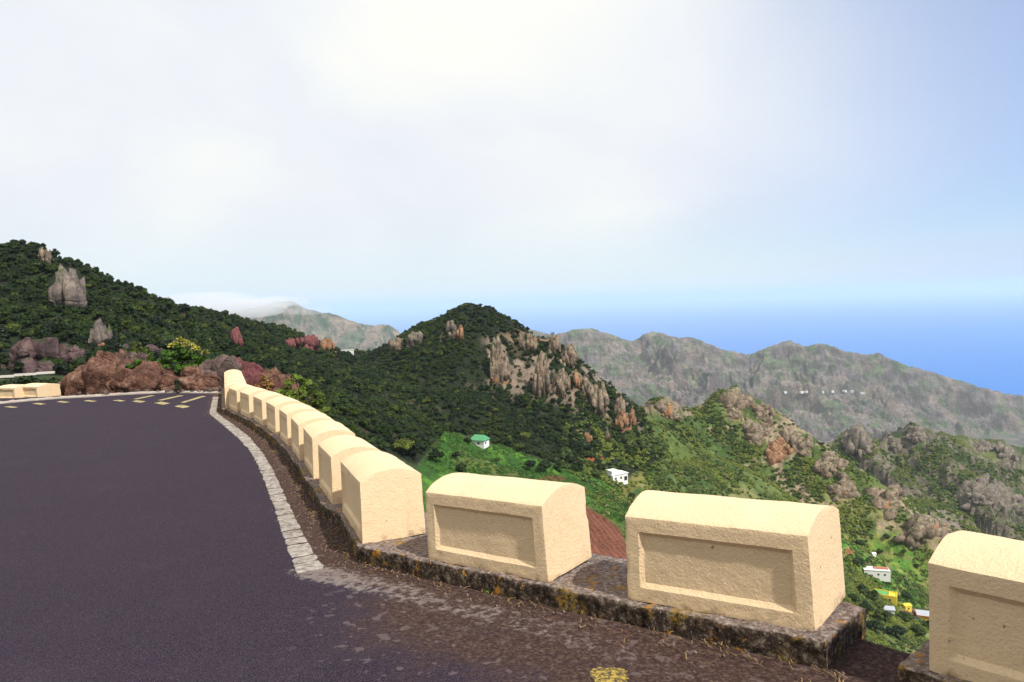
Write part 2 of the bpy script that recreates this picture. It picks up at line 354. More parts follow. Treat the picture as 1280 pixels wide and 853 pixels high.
# valley floor and lower slopes: points (u, v, depth)
VP = [P3(*a) for a in [(500, 560, 235), (560, 505, 300), (600, 549, 285), (540, 600, 235), (640, 590, 262), (700, 600, 265), (770, 596, 318), (745, 640, 225), (760, 690, 205), (820, 610, 325), (860, 640, 320),
      (950, 650, 350), (1010, 640, 390), (1095, 714, 392), (1105, 748, 368), (1150, 775, 350), (1060, 720, 360), (1200, 800, 330), (1000, 690, 330), (900, 700, 270),
      (430, 480, 300), (400, 455, 330), (350, 445, 270), (320, 450, 210), (450, 520, 240), (250, 438, 190), (200, 430, 160), (120, 430, 140), (40, 458, 118), (0, 466, 112), (-60, 470, 110), (30, 430, 138), (-200, 440, 110), (-500, 380, 110)]]
VP += [np.array(q, float) for q in [(-60, 60, -6), (-30, 45, -7), (-16, 50, -14), (5, 60, -34), (30, 50, -38), (60, 40, -42), (-5, 110, -42), (40, 110, -55), (90, 90, -75), (150, 120, -115), (220, 200, -160), (120, 20, -70), (300, 60, -150),
       (-100, 20, 5), (-90, -60, 22), (0, -80, 18), (60, -60, 0), (150, -100, -30), (-200, -150, 38), (200, -250, 10), (0, -400, 40), (-400, 100, 45), (450, 100, -220), (500, 400, -280), (-500, -300, 45), (-300, 500, -60), (0, 640, -150), (300, 620, -260), (-600, 300, 40)]]
VP = np.array(VP)
def tps_fit(P):
    n = len(P); d = np.hypot(P[:, None, 0]-P[None, :, 0], P[:, None, 1]-P[None, :, 1])/100
    K = d*d*np.log(d+1e-9)+np.eye(n)*.02; A = np.zeros((n+3, n+3)); A[:n, :n] = K; A[:n, n] = 1; A[:n, n+1:] = P[:, :2]/100; A[n:, :n] = A[:n, n:].T
    return np.linalg.solve(A, np.concatenate([P[:, 2], [0, 0, 0]]))
TW = tps_fit(VP)
def tps(x, y):
    o = TW[-3]+TW[-2]*x/100+TW[-1]*y/100
    for i in range(len(VP)):
        d2 = ((x-VP[i, 0])**2+(y-VP[i, 1])**2)/1e4; o = o+TW[i]*d2*.5*np.log(d2+1e-18)
    return o
def crest(x, y, P):
    best = np.full(x.shape, 1e9); zc = np.zeros(x.shape); ss = np.zeros(x.shape); s0 = 0.0; side = np.zeros(x.shape)
    for i in range(len(P)-1):
        a, b = P[i], P[i+1]; e = b[:2]-a[:2]; L = e@e+1e-9; ln = math.sqrt(L)
        t = np.clip(((x-a[0])*e[0]+(y-a[1])*e[1])/L, 0, 1); d = np.hypot(x-a[0]-t*e[0], y-a[1]-t*e[1]); m = d < best
        best = np.where(m, d, best); zc = np.where(m, a[2]+(b[2]-a[2])*t, zc); ss = np.where(m, s0+t*ln, ss); s0 += ln
    return best, zc, ss
def height(x, y):
    r = np.hypot(x, y)
    base = tps(np.clip(x, -650, 650), np.clip(y, -450, 680))
    farb = np.interp(r, [0, 500, 800, 1400, 2400, 5000, 9000], [-140, -170, -300, -430, -540, -760, -800])
    f = sstep(450, 700, r); back = sstep(0, -300, y); z = base*(1-f)+(farb+400*back)*f
    z = z+(fbm(x/70, y/70, 3, 4)-.5)*np.clip(r/300, 0, 1)*14*(1-f)+f*(fbm(x/260, y/260, 5, 4)-.5)*60
    ids = np.zeros(x.shape, int); cd = np.full(x.shape, 1e9)
    for i, (nm, q) in enumerate(RID.items()):
        d, zc, ss = crest(x, y, q['P']); big = nm in ('range', 'farleft')
        if big:
            wob = (fbm(x/240, y/240, 60+i, 3)-.5)*320
            s1 = ss+wob*np.clip(d/500, 0, 1)
            gul = ridged(s1/360, d/2600, 40+i, 4, .5)**1.5-.5
            fine = ridged(x/120, y/120, 70+i, 5, .66)-.6
            dd = np.sqrt(d*d+q['r']**2)-q['r']
            t = zc-q['k']*dd-60*(1-np.exp(-d/150)) + gul*np.clip(d/300, 0, 1)*270 + fine*(np.clip(d/80, 0, 1)*68+16)
        else:
            s1 = ss+(fbm(x/40, y/40, 60+i, 3)-.5)*45*np.clip(d/60, 0, 1)
            gul = ridged(s1/48, d/400, 40+i, 3, .5)-.6
            fine = ridged(x/19, y/19, 70+i, 4, .6)-.6
            dd = np.sqrt(d*d+q['r']**2)-q['r']
            kk = q['k']*(1+.0*d); am = 2.2 if nm in ('rock', 'knob') else (.75 if nm == 'left' else 1.0)
            t = zc-kk*dd + gul*np.clip(d/60, 0, 1)*17*am + fine*(np.clip(d/14, 0, 1)*5+.6)*am
        if nm in ('mid', 'rock', 'peak', 'knob'):
            cell = _h(np.floor(x/5.5+fbm(x/9, y/9, 33, 2)*2), np.floor(y/5.5+fbm(x/9, y/9, 34, 2)*2), 35)
            pat = sstep(.50, .66, fbm(x/26, y/26, 36, 3)+.20*np.exp(-d/25))
            t = t+(cell-.35)*{'mid': 4.0, 'rock': 7.0, 'peak': 1.5, 'knob': 5}[nm]*pat
        # smooth maximum
        h = 30.0 if big else 7.0
        hi = np.maximum(z, t); dl = np.abs(z-t); z2 = hi+np.maximum(h-dl, 0)**2/(4*h)*(d > 25 if not big else 1.0)
        m = t > z; ids = np.where(m, i+1, ids); cd = np.where(m, d, cd); z = z2
    sd = sdist(x, y, plate)
    zedge = gr(np.clip(y, -40, 40))-.05
    k = np.where(x < -10, np.where(y > 15, .10, 0), .95); k = k*sstep(-26, -8, x)*(1-sstep(0, 1, -y/20)) + .1
    near = zedge-.15-k*np.minimum(np.maximum(sd-.1, 0), 26)
    m = sstep(6, 42, sd); z = np.where(sd < 45, near*(1-m)+z*m, z)
    z = np.where(sd < 0, zedge-.12-.5*sstep(0, -.6, sd), z)
    return z, ids, cd
fine = np.radians(np.arange(-41, 41.01, .075)); coarse = np.radians(np.concatenate([np.arange(42.5, 318, 2.5)]))
TH = np.concatenate([fine, coarse]); NA = len(TH); NF = len(fine)
def geo(a, b, k): n = int(math.log(b/a)/math.log(1+k)); return list(a*(b/a)**(np.arange(n)/n))
RR = np.array([.8]+geo(1.5, 60, .03)+geo(60, 120, .014)+geo(120, 640, .0052)+geo(640, 1000, .006)+geo(1000, 2000, .02)+geo(2000, 4600, .0042)+geo(4600, 9000, .04)+[9500])
NR = len(RR)
T2, R2 = np.meshgrid(TH, RR, indexing='ij'); GX = np.sin(T2)*R2; GY = np.cos(T2)*R2
GZ, GID, GCD = height(GX, GY)
EL = GZ/np.maximum(R2, 1e-6)                 # slope seen from the camera foot
CM = np.maximum.accumulate(EL, axis=1)
def hit(u, v):
    r = ray(u, v); th = math.atan2(r[0], 1.0); el = r[2]/math.hypot(r[0], 1.0)
    i = int(round((th-fine[0])/(fine[1]-fine[0]))); i = max(0, min(NF-1, i))
    j = int(np.argmax((EL[i] >= el) & (RR > 24)))
    rr = RR[j]; e0, e1 = EL[i][j-1], EL[i][j]; t = (el-e0)/(e1-e0) if e1 != e0 and j else 1; rr = RR[j-1]+(RR[j]-RR[j-1])*min(max(t, 0), 1)
    return np.array([math.sin(th)*rr, math.cos(th)*rr, el*rr])
def proj(x, y, z):
    y = np.maximum(y, 1e-3); x1 = x; zc = z*_cp+y*_sp; yc = y*_cp-z*_sp
    a = x1/yc; b = zc/yc; xx = a*_c-b*_s; zz_ = a*_s+b*_c
    return CX+F*xx, CY-F*zz_
GU, GV = proj(GX, GY, GZ)
def inpoly(u, v, poly):
    return sdist(u, v, np.array(poly, float))
gx = np.gradient(GZ, axis=1)/np.gradient(R2, axis=1); slope = np.abs(gx)
slope_t = np.abs(np.gradient(GZ, axis=0)/(np.gradient(T2, axis=0)*R2)); SL = np.hypot(slope, slope_t)
# ground cover by zone
def mixc(a, b, t): return a*(1-t[..., None])+np.asarray(b)*t[..., None]
frm = GY > 1
n_s = fbm(GX/14, GY/14, 11, 4, .6); n_b = fbm(GX/60, GY/60, 12, 4); n_r = ridged(GX/22, GY/22, 13, 4, .6); n_f = fbm(GX/5, GY/5, 15, 3, .6)
C = np.zeros(GX.shape+(3,))+np.array((.035, .05, .018))
nearm = R2 < 700
forest_px = [(-200, 0), (-200, 470), (75, 470), (230, 470), (300, 480), (400, 520), (420, 545), (470, 560), (520, 582), (556, 540), (590, 545), (640, 560), (720, 590), (760, 600), (800, 590), (832, 575), (800, 505), (760, 470), (700, 405), (600, 340)]
DF = inpoly(GU, GV, forest_px)
green_px = [(515, 590), (535, 570), (556, 540), (600, 556), (640, 562), (680, 580), (725, 592), (760, 604), (800, 640), (800, 700), (740, 700), (520, 640)]
DG = inpoly(GU, GV, green_px)
field_px = [(730, 632), (752, 644), (775, 662), (790, 700), (790, 760), (700, 760), (700, 630)]
DFI = inpoly(GU, GV, field_px)
vill_px = [(1050, 668), (1120, 665), (1165, 700), (1200, 740), (1200, 790), (1160, 790), (1050, 700)]
DV = inpoly(GU, GV, vill_px)
open_m = (GID == 4) | ((GU > 790) & (R2 < 640))
C = np.where(open_m[..., None], mixc(mixc(np.zeros(GX.shape+(3,))+np.array((.090, .125, .030)), (.17, .17, .06), sstep(.45, .62, n_b)), (.05, .085, .02), sstep(.5, .66, n_s)), C)
# bare rock along the middle ridge, knob, rock ridge
rk = sstep(.66, .76, n_r+.12*np.exp(-GCD/14)+.25*(n_s-.5)+.10*(n_f-.5)) * (GID == 4)
C = mixc(C, (.30, .225, .15), np.clip(rk, 0, 1)*.9); C = mixc(C, (.25, .185, .13), (GID == 3)*sstep(12, 4, GCD)*.8)
rk2 = sstep(.56, .68, n_r*.7+.22*(SL > .8)+.3*(n_s-.5)+.12*sstep(540, 640, GV)) * (GID == 5)
C = mixc(C, np.array((.135, .155, .050)), (GID == 5)*1.0); C = mixc(C, (.065, .11, .028), (GID == 5)*sstep(.46, .56, n_b)); C = mixc(C, (.25, .205, .16), rk2)
C = mixc(C, (.11, .12, .05), ((R2 > 600) & (R2 < 1500) & (GID == 0))*1.0)
# distant ranges: dry mauve brown scrub with greener gullies and darker rock bands
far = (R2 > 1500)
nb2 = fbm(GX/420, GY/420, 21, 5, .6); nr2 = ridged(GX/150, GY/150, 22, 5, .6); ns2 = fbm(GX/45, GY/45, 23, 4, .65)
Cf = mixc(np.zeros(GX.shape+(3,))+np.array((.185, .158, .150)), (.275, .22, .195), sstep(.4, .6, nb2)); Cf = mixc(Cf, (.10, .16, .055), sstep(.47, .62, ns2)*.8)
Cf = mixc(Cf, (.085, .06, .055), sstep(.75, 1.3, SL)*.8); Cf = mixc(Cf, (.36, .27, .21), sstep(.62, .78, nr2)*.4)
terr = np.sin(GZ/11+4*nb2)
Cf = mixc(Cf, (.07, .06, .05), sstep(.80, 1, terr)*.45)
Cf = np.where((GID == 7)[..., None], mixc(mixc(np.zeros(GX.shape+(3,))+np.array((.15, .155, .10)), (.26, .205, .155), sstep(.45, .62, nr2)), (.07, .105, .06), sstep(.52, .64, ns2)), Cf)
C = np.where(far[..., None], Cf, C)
# forest floor, meadow, ploughed field, village slope
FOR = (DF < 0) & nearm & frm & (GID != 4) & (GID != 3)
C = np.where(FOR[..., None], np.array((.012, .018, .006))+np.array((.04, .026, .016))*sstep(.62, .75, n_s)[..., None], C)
crag_px = [(645, 415), (690, 412), (735, 440), (795, 495), (805, 545), (760, 532), (700, 505), (655, 498), (610, 488), (603, 425)]
DC = inpoly(GU, GV, crag_px); bare = sstep(8, -8, DC+14*(n_s-.5))*sstep(.60, .70, ridged(GX/9, GY/9, 93, 3, .55)+.5*(n_s-.5)+.2*(n_f-.5))*nearm*FOR
C = mixc(C, (.19, .145, .105), bare); C = mixc(C, (.22, .12, .07), bare*sstep(.52, .6, n_b)*.7)
gm = sstep(4, -4, DG+10*(n_s-.5))*nearm
C = mixc(C, (.040, .105, .012), gm); C = mixc(C, (.075, .165, .018), gm*sstep(.5, .62, n_f)); C = mixc(C, (.024, .07, .010), gm*sstep(.52, .62, n_s)*.8); C = mixc(C, (.10, .09, .03), gm*sstep(.64, .74, n_b)*.6)
vm = sstep(5, -5, DV+8*(n_s-.5))*nearm
C = mixc(C, (.075, .17, .022), vm); C = mixc(C, (.17, .22, .04), vm*sstep(.5, .62, n_f)); C = mixc(C, (.03, .075, .012), vm*sstep(.55, .65, n_s))
terr2 = sstep(.72, .95, np.sin(GZ/1.15+2*n_b)); C = mixc(C, (.20, .17, .06), vm*terr2*.75)
fi = sstep(1.5, -1.5, DFI)*nearm
FX, FY = GX*.94+GY*.34, -GX*.34+GY*.94
C = mixc(C, (.165, .060, .034), fi); C = mixc(C, (.10, .035, .020), fi*sstep(0.1, .9, np.sin(FX*3.2))*.8)
path = inpoly(GU, GV, [(742, 628), (800, 588), (812, 592), (770, 640)]); C = mixc(C, (.17, .15, .04), sstep(2, -2, path)*nearm*.7)
for (uu, vv, ru, rv, cc) in ((744, 574, 10, 6, (.28, .09, .035)), (690, 598, 16, 4, (.16, .06, .03)), (1062, 690, 8, 5, (.26, .11, .05)), (1150, 768, 26, 9, (.24, .10, .08)), (1062, 735, 18, 3, (.20, .10, .06))):
    C = mixc(C, cc, sstep(1.1, .7, np.hypot((GU-uu)/ru, (GV-vv)/rv)+(n_f-.5))*nearm)
loc = R2 < 60
C = np.where(loc[..., None], mixc(np.zeros(GX.shape+(3,))+np.array((.06, .07, .03)), (.16, .10, .06), sstep(.4, .6, fbm(GX/3, GY/3, 31, 4))), C)
idx = np.arange(NA*NR).reshape(NA, NR); nx = np.roll(idx, -1, axis=0)
Q = np.stack([idx[:, :-1], idx[:, 1:], nx[:, 1:], nx[:, :-1]], -1).reshape(-1, 4)[:, ::-1]
# small bumps of leafy ground cover on the meadow
GZ2 = GZ + gm*(n_f-.5)*1.6*(R2 > 150) + (open_m*nearm)*(n_f-.5)*1.2
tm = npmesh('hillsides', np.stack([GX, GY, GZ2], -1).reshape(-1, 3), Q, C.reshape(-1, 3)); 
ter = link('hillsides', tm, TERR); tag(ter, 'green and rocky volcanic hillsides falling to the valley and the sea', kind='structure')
# ------------------------------------------------------------------ sea
def m_sea():
    m, t, b = mat('sea_water', .45); g = geopos(t)
    t.l.new(t.mix(t.noise(g, .0012, 4, .6), (.004, .12, .46), (.008, .17, .56)), b.inputs['Base Color']); bump(t, b, t.noise(g, .02, 5, .7), 5, .5); return m
sv = [(0, 0, -650)]+[(90000*math.sin(a), 90000*math.cos(a), -650) for a in np.linspace(0, 2*math.pi, 129)[:-1]]
sf = [(0, 1+(i+1) % 128, 1+i) for i in range(128)]
tag(link('sea', pymesh('sea', sv, sf), m_sea()), 'open blue sea reaching to the hazy horizon', kind='structure')
# ------------------------------------------------------------------ haze
hv, hf = [], []; htop = float(max(GZ.max()+6, 62)); print('haze top', htop); box(hv, hf, (0, 0, (htop-651.5)/2), (190000, 190000, htop+651.5))
hm = bpy.data.materials.new('pale_air'); hm.use_nodes = True; t = NT(hm.node_tree); t.n.clear()
pv = t.new('ShaderNodeVolumePrincipled'); pv.inputs['Color'].default_value = (.74, .89, 1, 1); pv.inputs['Density'].default_value = 5.6e-5; pv.inputs['Anisotropy'].default_value = 0
o_ = t.new('ShaderNodeOutputMaterial'); t.l.new(pv.outputs[0], o_.inputs['Volume'])
tag(link('haze', pymesh('haze', hv, hf), hm), 'thin pale air between the road and the sea', kind='stuff')
# cloud wisps lying on the far-left mountain
for i, (u, v, d, sx, sy, sz, den) in enumerate([(305, 386, 3500, 230, 300, 52, 3.0e-3), (348, 378, 3600, 150, 250, 34, 2.2e-3), (255, 380, 3400, 240, 300, 60, 2.6e-3), (385, 388, 3600, 120, 220, 26, 9e-4)]):
    me = bpy.data.meshes.new('mist'); bm = bmesh.new(); bmesh.ops.create_icosphere(bm, subdivisions=4, radius=1)
    for q in bm.verts: q.co *= 1+.25*(mn.fractal(q.co*1.8+Vector((i*9, 0, 0)), .8, 2, 3))
    bm.to_mesh(me); bm.free(); mm = bpy.data.materials.new('mist'); mm.use_nodes = True; t = NT(mm.node_tree); t.n.clear()
    pv = t.new('ShaderNodeVolumePrincipled'); pv.inputs['Color'].default_value = (1, 1, 1, 1); pv.inputs['Density'].default_value = den
    t.l.new(pv.outputs[0], t.new('ShaderNodeOutputMaterial').inputs['Volume'])
    o = link('mist', me, mm); p = P3(u, v, d); o.location = p; o.scale = (sx, sy, sz); tag(o, 'low cloud wisp lying over the far left mountain', kind='stuff')

# ------------------------------------------------------------------ road
bd = [tuple(Dq+ddir*8+dn*.3), tuple(Dq+dn*.2), tuple(Dp+dn*.42), tuple((Dp+cend2)/2+dn*.12), tuple(cend2*.8+cend*.2)] + [tuple(a+.25*b) for a, b in zip(kf[1:], nrm[1:])]+[(-8.75, 20.2), (-10.5, 20.35), (-13.5, 20.2), (-16.5, 20.0), (-22, 19.4), (-30, 18.5), (-44, 8), (-38, -18), (-5, -32), (15, -22), (11, -8)]
bd = np.array(bd)
def dens(L, s):
    L = np.asarray(L, float); out = []
    for i in range(len(L)-1):
        n = max(1, int(np.linalg.norm(L[i+1]-L[i])/s)); out += [L[i]+(L[i+1]-L[i])*k/n for k in range(n)]
    return np.array(out+[L[-1]])
ctr = np.array([-6.0, 4.0]); _a = np.arctan2(bd[:, 1]-ctr[1], bd[:, 0]-ctr[0]); _k = [0]; _m = _a[0]
for _i in range(1, len(bd)):
    _v = _a[_i]
    while _v < _m-math.pi: _v += 2*math.pi
    if _v > _m+.002: _k.append(_i); _m = _v
bd = bd[_k]; bdd = dens(np.vstack([bd, bd[:1]]), .2)[:-1]; NB = len(bdd); print('road outline', len(_k), len(_a))
fr = np.concatenate([np.linspace(0, .3, 12), np.linspace(.31, 1, 120)]); 
VX = ctr+(bdd[None]-ctr)*fr[:, None, None]
Sg = [(cend[0]+3.2, cend[1]-2.6), (cend[0]+1.0, cend[1]-.72)]
# pale edge strip in pixels: left edge, right edge (road surface)
SE = [((266.2, 496.4), (273.5, 496.4)), ((261.4, 517.5), (269.8, 516)), ((276.9, 530.2), (288.1, 528.8)), ((296.6, 547.1), (310.7, 545.7)), ((313.5, 565.4), (327.5, 565.4)), ((324.7, 588), (341.6, 588)), ((334.6, 613.2), (352.9, 613.2)), ((344.4, 641.4), (366, 641.4)), ((352.9, 669.5), (380, 669.5)), ((362, 692), (392, 689)), ((371, 719), (405, 712)), ]
SL_ = np.array([on(*a, gr)[:2] for a, b in SE]); SR_ = np.array([on(*b, gr)[:2] for a, b in SE])
tail = np.array([on(u, v, gr)[:2] for u, v in [(388, 713), (487, 737), (581, 762), (675, 781), (737, 806), (800, 825), (862, 846), (960, 880)]])
def pldist(x, y, L):
    d = np.full(x.shape, 1e9)
    for i in range(len(L)-1):
        a, b = L[i], L[i+1]; e = b-a; t = np.clip(((x-a[0])*e[0]+(y-a[1])*e[1])/(e@e), 0, 1); d = np.minimum(d, np.hypot(x-a[0]-t*e[0], y-a[1]-t*e[1]))
    return d
# refined road mesh round the worn edge: radial fan + attributes
vx = VX[..., 0]; vy = VX[..., 1]; vz = gr(vy)+(fbm(vx/2.2, vy/2.2, 51, 3)-.5)*.02
kfl = np.vstack([np.array([tuple(Dq+ddir*6-dn*.05), tuple(Dp-dn*.05)]), kf])
dk = pldist(vx, vy, kfl); ds = pldist(vx, vy, np.vstack([SL_*.5+SR_*.5, tail[1:]]))
ins = sdist(vx, vy, np.vstack([(SL_+SR_)/2, tail[1:], kf[::1]]))
dirt = np.maximum(sstep(.06, -.06, ins), sstep(.55, .0, dk)); dirt = np.maximum(dirt, sstep(1.3, .15, pldist(vx, vy, tail[2:]))*.75)
dirt = np.maximum(dirt, sstep(1.0, .55, np.hypot(vx-(cend2+Dp)[0]/2, vy-(cend2+Dp)[1]/2)))
pale = sstep(.30, .05, pldist(vx, vy, tail))*np.interp(vx, [tail[0, 0], tail[1, 0], tail[-1, 0]], [1.0, .8, .5])
Vr = np.stack([vx, vy, vz], -1).reshape(-1, 3); id2 = np.arange(len(fr)*NB).reshape(len(fr), NB); n2_ = np.roll(id2, -1, axis=1)
Qr = np.stack([id2[:-1], n2_[:-1], n2_[1:], id2[1:]], -1).reshape(-1, 4)
rm = npmesh('road', Vr, Qr)
for nm, arr in (('dirt', dirt), ('pale', pale)):
    a = rm.attributes.new(nm, 'FLOAT', 'POINT'); a.data.foreach_set('value', arr.astype(np.float32).ravel())
rm.materials.append(ASPH); rm.update()
road = link('road', rm, smooth=True)
bmx = bmesh.new(); bmx.from_mesh(rm); bmesh.ops.recalc_face_normals(bmx, faces=bmx.faces)
if sum(f.normal.z for f in bmx.faces) < 0: bmesh.ops.reverse_faces(bmx, faces=bmx.faces)
bmx.to_mesh(rm); bmx.free()
tag(road, 'dark purplish asphalt road bending left in a hairpin', kind='structure')
# edge stones, one mesh each, laid across the strip
strip = empty('edge_strip'); tag(strip, 'pale cracked edge strip of laid stones along the asphalt bend', kind='structure')
cl_, cr_ = dens(SL_, .001), None
def resample(L, n):
    s = np.concatenate([[0], np.cumsum(np.linalg.norm(np.diff(L, axis=0), axis=1))]); t = np.linspace(0, s[-1], n); return np.stack([np.interp(t, s, L[:, k]) for k in (0, 1)], 1)
def smooth(L, n=3):
    L = resample(L, 160)
    for _ in range(n*4): L[1:-1] = (L[:-2]+2*L[1:-1]+L[2:])/4
    return L
NP = 64; ta = np.sort(np.concatenate([[0, 1], np.linspace(0, 1, NP+1)[1:-1]+rng.uniform(-.0055, .0055, NP-1)]))
Ls, Rs = smooth(SL_), smooth(SR_)
def at(L, t): k = t*(len(L)-1); i = min(int(k), len(L)-2); return L[i]+(L[i+1]-L[i])*(k-i)
for i in range(NP):
    a, b = ta[i]+.0012, ta[i+1]-.0012
    c = [at(Ls, a), at(Rs, a), at(Rs, b), at(Ls, b)]; cc = sum(c)/4; v = []; f = []
    ring = []
    for k in range(4):
        for q in (0, .33, .66): 
            p = c[k]*(1-q)+c[(k+1) % 4]*q; ring.append(p+rng.normal(0, .005, 2)+(cc-p)*(.04 if q == 0 else 0))
    h = .010+rng.uniform(-.004, .006); n = len(ring)
    for zz_, sh in ((-.02, 0), (h-.004, 0), (h, .06)):
        for p in ring: pp = p+(cc-p)*sh; v.append((pp[0]-cc[0], pp[1]-cc[1], float(gr(pp[1]))-float(gr(cc[1]))+zz_))
    for r_ in range(2):
        for k in range(n): f.append((r_*n+k, r_*n+(k+1) % n, (r_+1)*n+(k+1) % n, (r_+1)*n+k))
    f.append(tuple(range(2*n, 3*n)))
    me = pymesh('stone', v, f); o = link('stone', me, EDGE, strip); o.location = (cc[0], cc[1], float(gr(cc[1])))
# pale kerb line along the far side of the bend
fe = np.array([on(u, v, gr)[:2] for u, v in [(283, 492.5), (240, 492), (200, 491.8), (150, 494.2), (110, 497), (72, 499), (40, 501.5), (0, 505.5), (-60, 511), (-200, 522)]])
fe = smooth(fe); v, f = [], []
for i, p in enumerate(fe):
    T = fe[min(i+1, len(fe)-1)]-fe[max(i-1, 0)]; T /= np.linalg.norm(T); N = np.array([T[1], -T[0]]); N = N if N[1] > 0 else -N
    z = float(gr(p[1])); 
    for a, zz_ in ((0, -.05), (0, .03), (.24, .05), (.24, -.05)): q = p+N*a; v.append((q[0], q[1], z+zz_+.006*rng.normal()))
    if i:
        for k in range(3): f.append((i*4-4+k, i*4-4+k+1, i*4+k+1, i*4+k))
M_PALE = flat('pale_concrete', (.40, .34, .29), .9, .25, 3.0)
tag(link('far_kerb', pymesh('far_kerb', v, f), M_PALE), 'low pale kerb along the far side of the bend', kind='structure')
# painted marks
def paint(pts, m=PAINTF, nm='painted_mark'):
    v = []
    for u, vv in pts: q = on(u, vv, gr); v.append((q[0], q[1], q[2]+.012))
    link(nm, pymesh(nm, v, [tuple(range(len(v)))]), m, road)
for cx_, cy_, w_, h_ in [(228, 508.9, 10, 2.3), (203, 504.8, 10.5, 2), (173.6, 502.6, 9.5, 1.6), (149, 501.6, 8.5, 1.2), (112.6, 502.0, 9, 1.2), (79, 503.2, 9, 1.2), (49, 505.5, 9, 1.2), (14, 509.5, 9, 1.2)]:
    paint([(cx_-w_, cy_-.2), (cx_+1.5, cy_+h_), (cx_+w_, cy_+.2), (cx_-1.5, cy_-h_)])
for a, b in (((227, 503.8), (255.6, 495.8)), ((199, 500.8), (227.5, 495)), ((168, 499.4), (191.6, 495))):
    paint([(a[0]-2, a[1]+.2), (a[0]+3, a[1]+.6), (b[0]+2.5, b[1]+.2), (b[0]-3.5, b[1]-.1)])
# worn yellow patch close to the camera: irregular
pc = on(761, 846, gr); ring = []
for k in range(28):
    a = k/28*2*math.pi; ex = .078*np.sign(math.cos(a))*abs(math.cos(a))**.5; ey = .075*np.sign(math.sin(a))*abs(math.sin(a))**.5
    ring.append((pc[0]+(ex)*(1+rng.normal(0, .07)), pc[1]+ey*(1+rng.normal(0, .07)), float(gr(pc[1]+ey))+(float(fbm(np.array(pc[0]+ex)/2.2, np.array(pc[1]+ey)/2.2, 51, 3))-.5)*.02+.004))
link('painted_mark', pymesh('painted_mark', ring, [tuple(range(28))]), PAINT, road)

# ------------------------------------------------------------------ kerb under the blocks
def kerb(name, fl, ol, label, capstart=True, dz=0.0):
    fl = np.asarray(fl, float); ol = np.asarray(ol, float); s = np.concatenate([[0], np.cumsum(np.linalg.norm(np.diff(fl, axis=0), axis=1))])
    t = [0.0]
    while t[-1] < s[-1]: t.append(t[-1]+.022+.004*max(0, min(8, t[-1]-3)))
    t = np.array(t[:-1]+[s[-1]]); A = np.stack([np.interp(t, s, fl[:, k]) for k in (0, 1)], 1); B_ = np.stack([np.interp(t, s, ol[:, k]) for k in (0, 1)], 1)
    prof = [(0, -.28), (0, -.12), (0, -.09), (0, -.06), (0, -.03), (.004, -.008), (.02, .0)]+[(a, .0) for a in np.linspace(.06, .94, 22)]+[(.985, -.005), (1, -.03), (1, -.3), (1, -2.2)]
    V = []; n = len(prof)
    for i in range(len(t)):
        for k, (a, z) in enumerate(prof):
            p = A[i]*(1-a)+B_[i]*a; V.append((p[0], p[1], float(gk(p[1]))-.004+z+dz))
    Fq = [(i*n+k, i*n+k+1, (i+1)*n+k+1, (i+1)*n+k) for i in range(len(t)-1) for k in range(n-1)]
    for i0 in (0, (len(t)-1)*n):     # end caps as filled grids
        V2 = []; rows = 8
        base = len(V)
        for r_ in range(rows+1):
            for k in range(6, 30):
                x, y, z = V[i0+k]; kk_ = {6: 0, 29: 30}.get(k, k); x, y = V[i0+kk_][:2]; zb = V[i0+6][2]; V.append((x, y, z-(.35*r_/rows)))
        m_ = 24
        Fq += [(base+r_*m_+k, base+r_*m_+k+1, base+(r_+1)*m_+k+1, base+(r_+1)*m_+k) for r_ in range(rows) for k in range(m_-1)]
    bm = bmesh.new(); vs = [bm.verts.new(v) for v in V]
    for q in Fq:
        try: bm.faces.new([vs[a] for a in q])
        except ValueError: pass
    bmesh.ops.remove_doubles(bm, verts=bm.verts, dist=.0008); bmesh.ops.recalc_face_normals(bm, faces=bm.faces)
    for v_ in bm.verts:
        c = v_.co; k = 1 if c.y < 9 else .6
        d = mn.noise_vector(c*4)*.012+mn.noise_vector(c*14)*.010+mn.noise_vector(c*38)*.006
        v_.co = c+d*k
    me = bpy.data.meshes.new(name); bm.to_mesh(me); bm.free()
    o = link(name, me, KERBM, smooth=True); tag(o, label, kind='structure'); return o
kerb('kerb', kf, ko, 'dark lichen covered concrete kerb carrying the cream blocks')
k2f = np.array([Dp-ddir*.10-dn*.05, Dq+ddir*5-dn*.05]); k2o = k2f+dn*.68
kerb('kerb', k2f, k2o, 'short dark kerb under the nearest cream block on the right', dz=-.002)
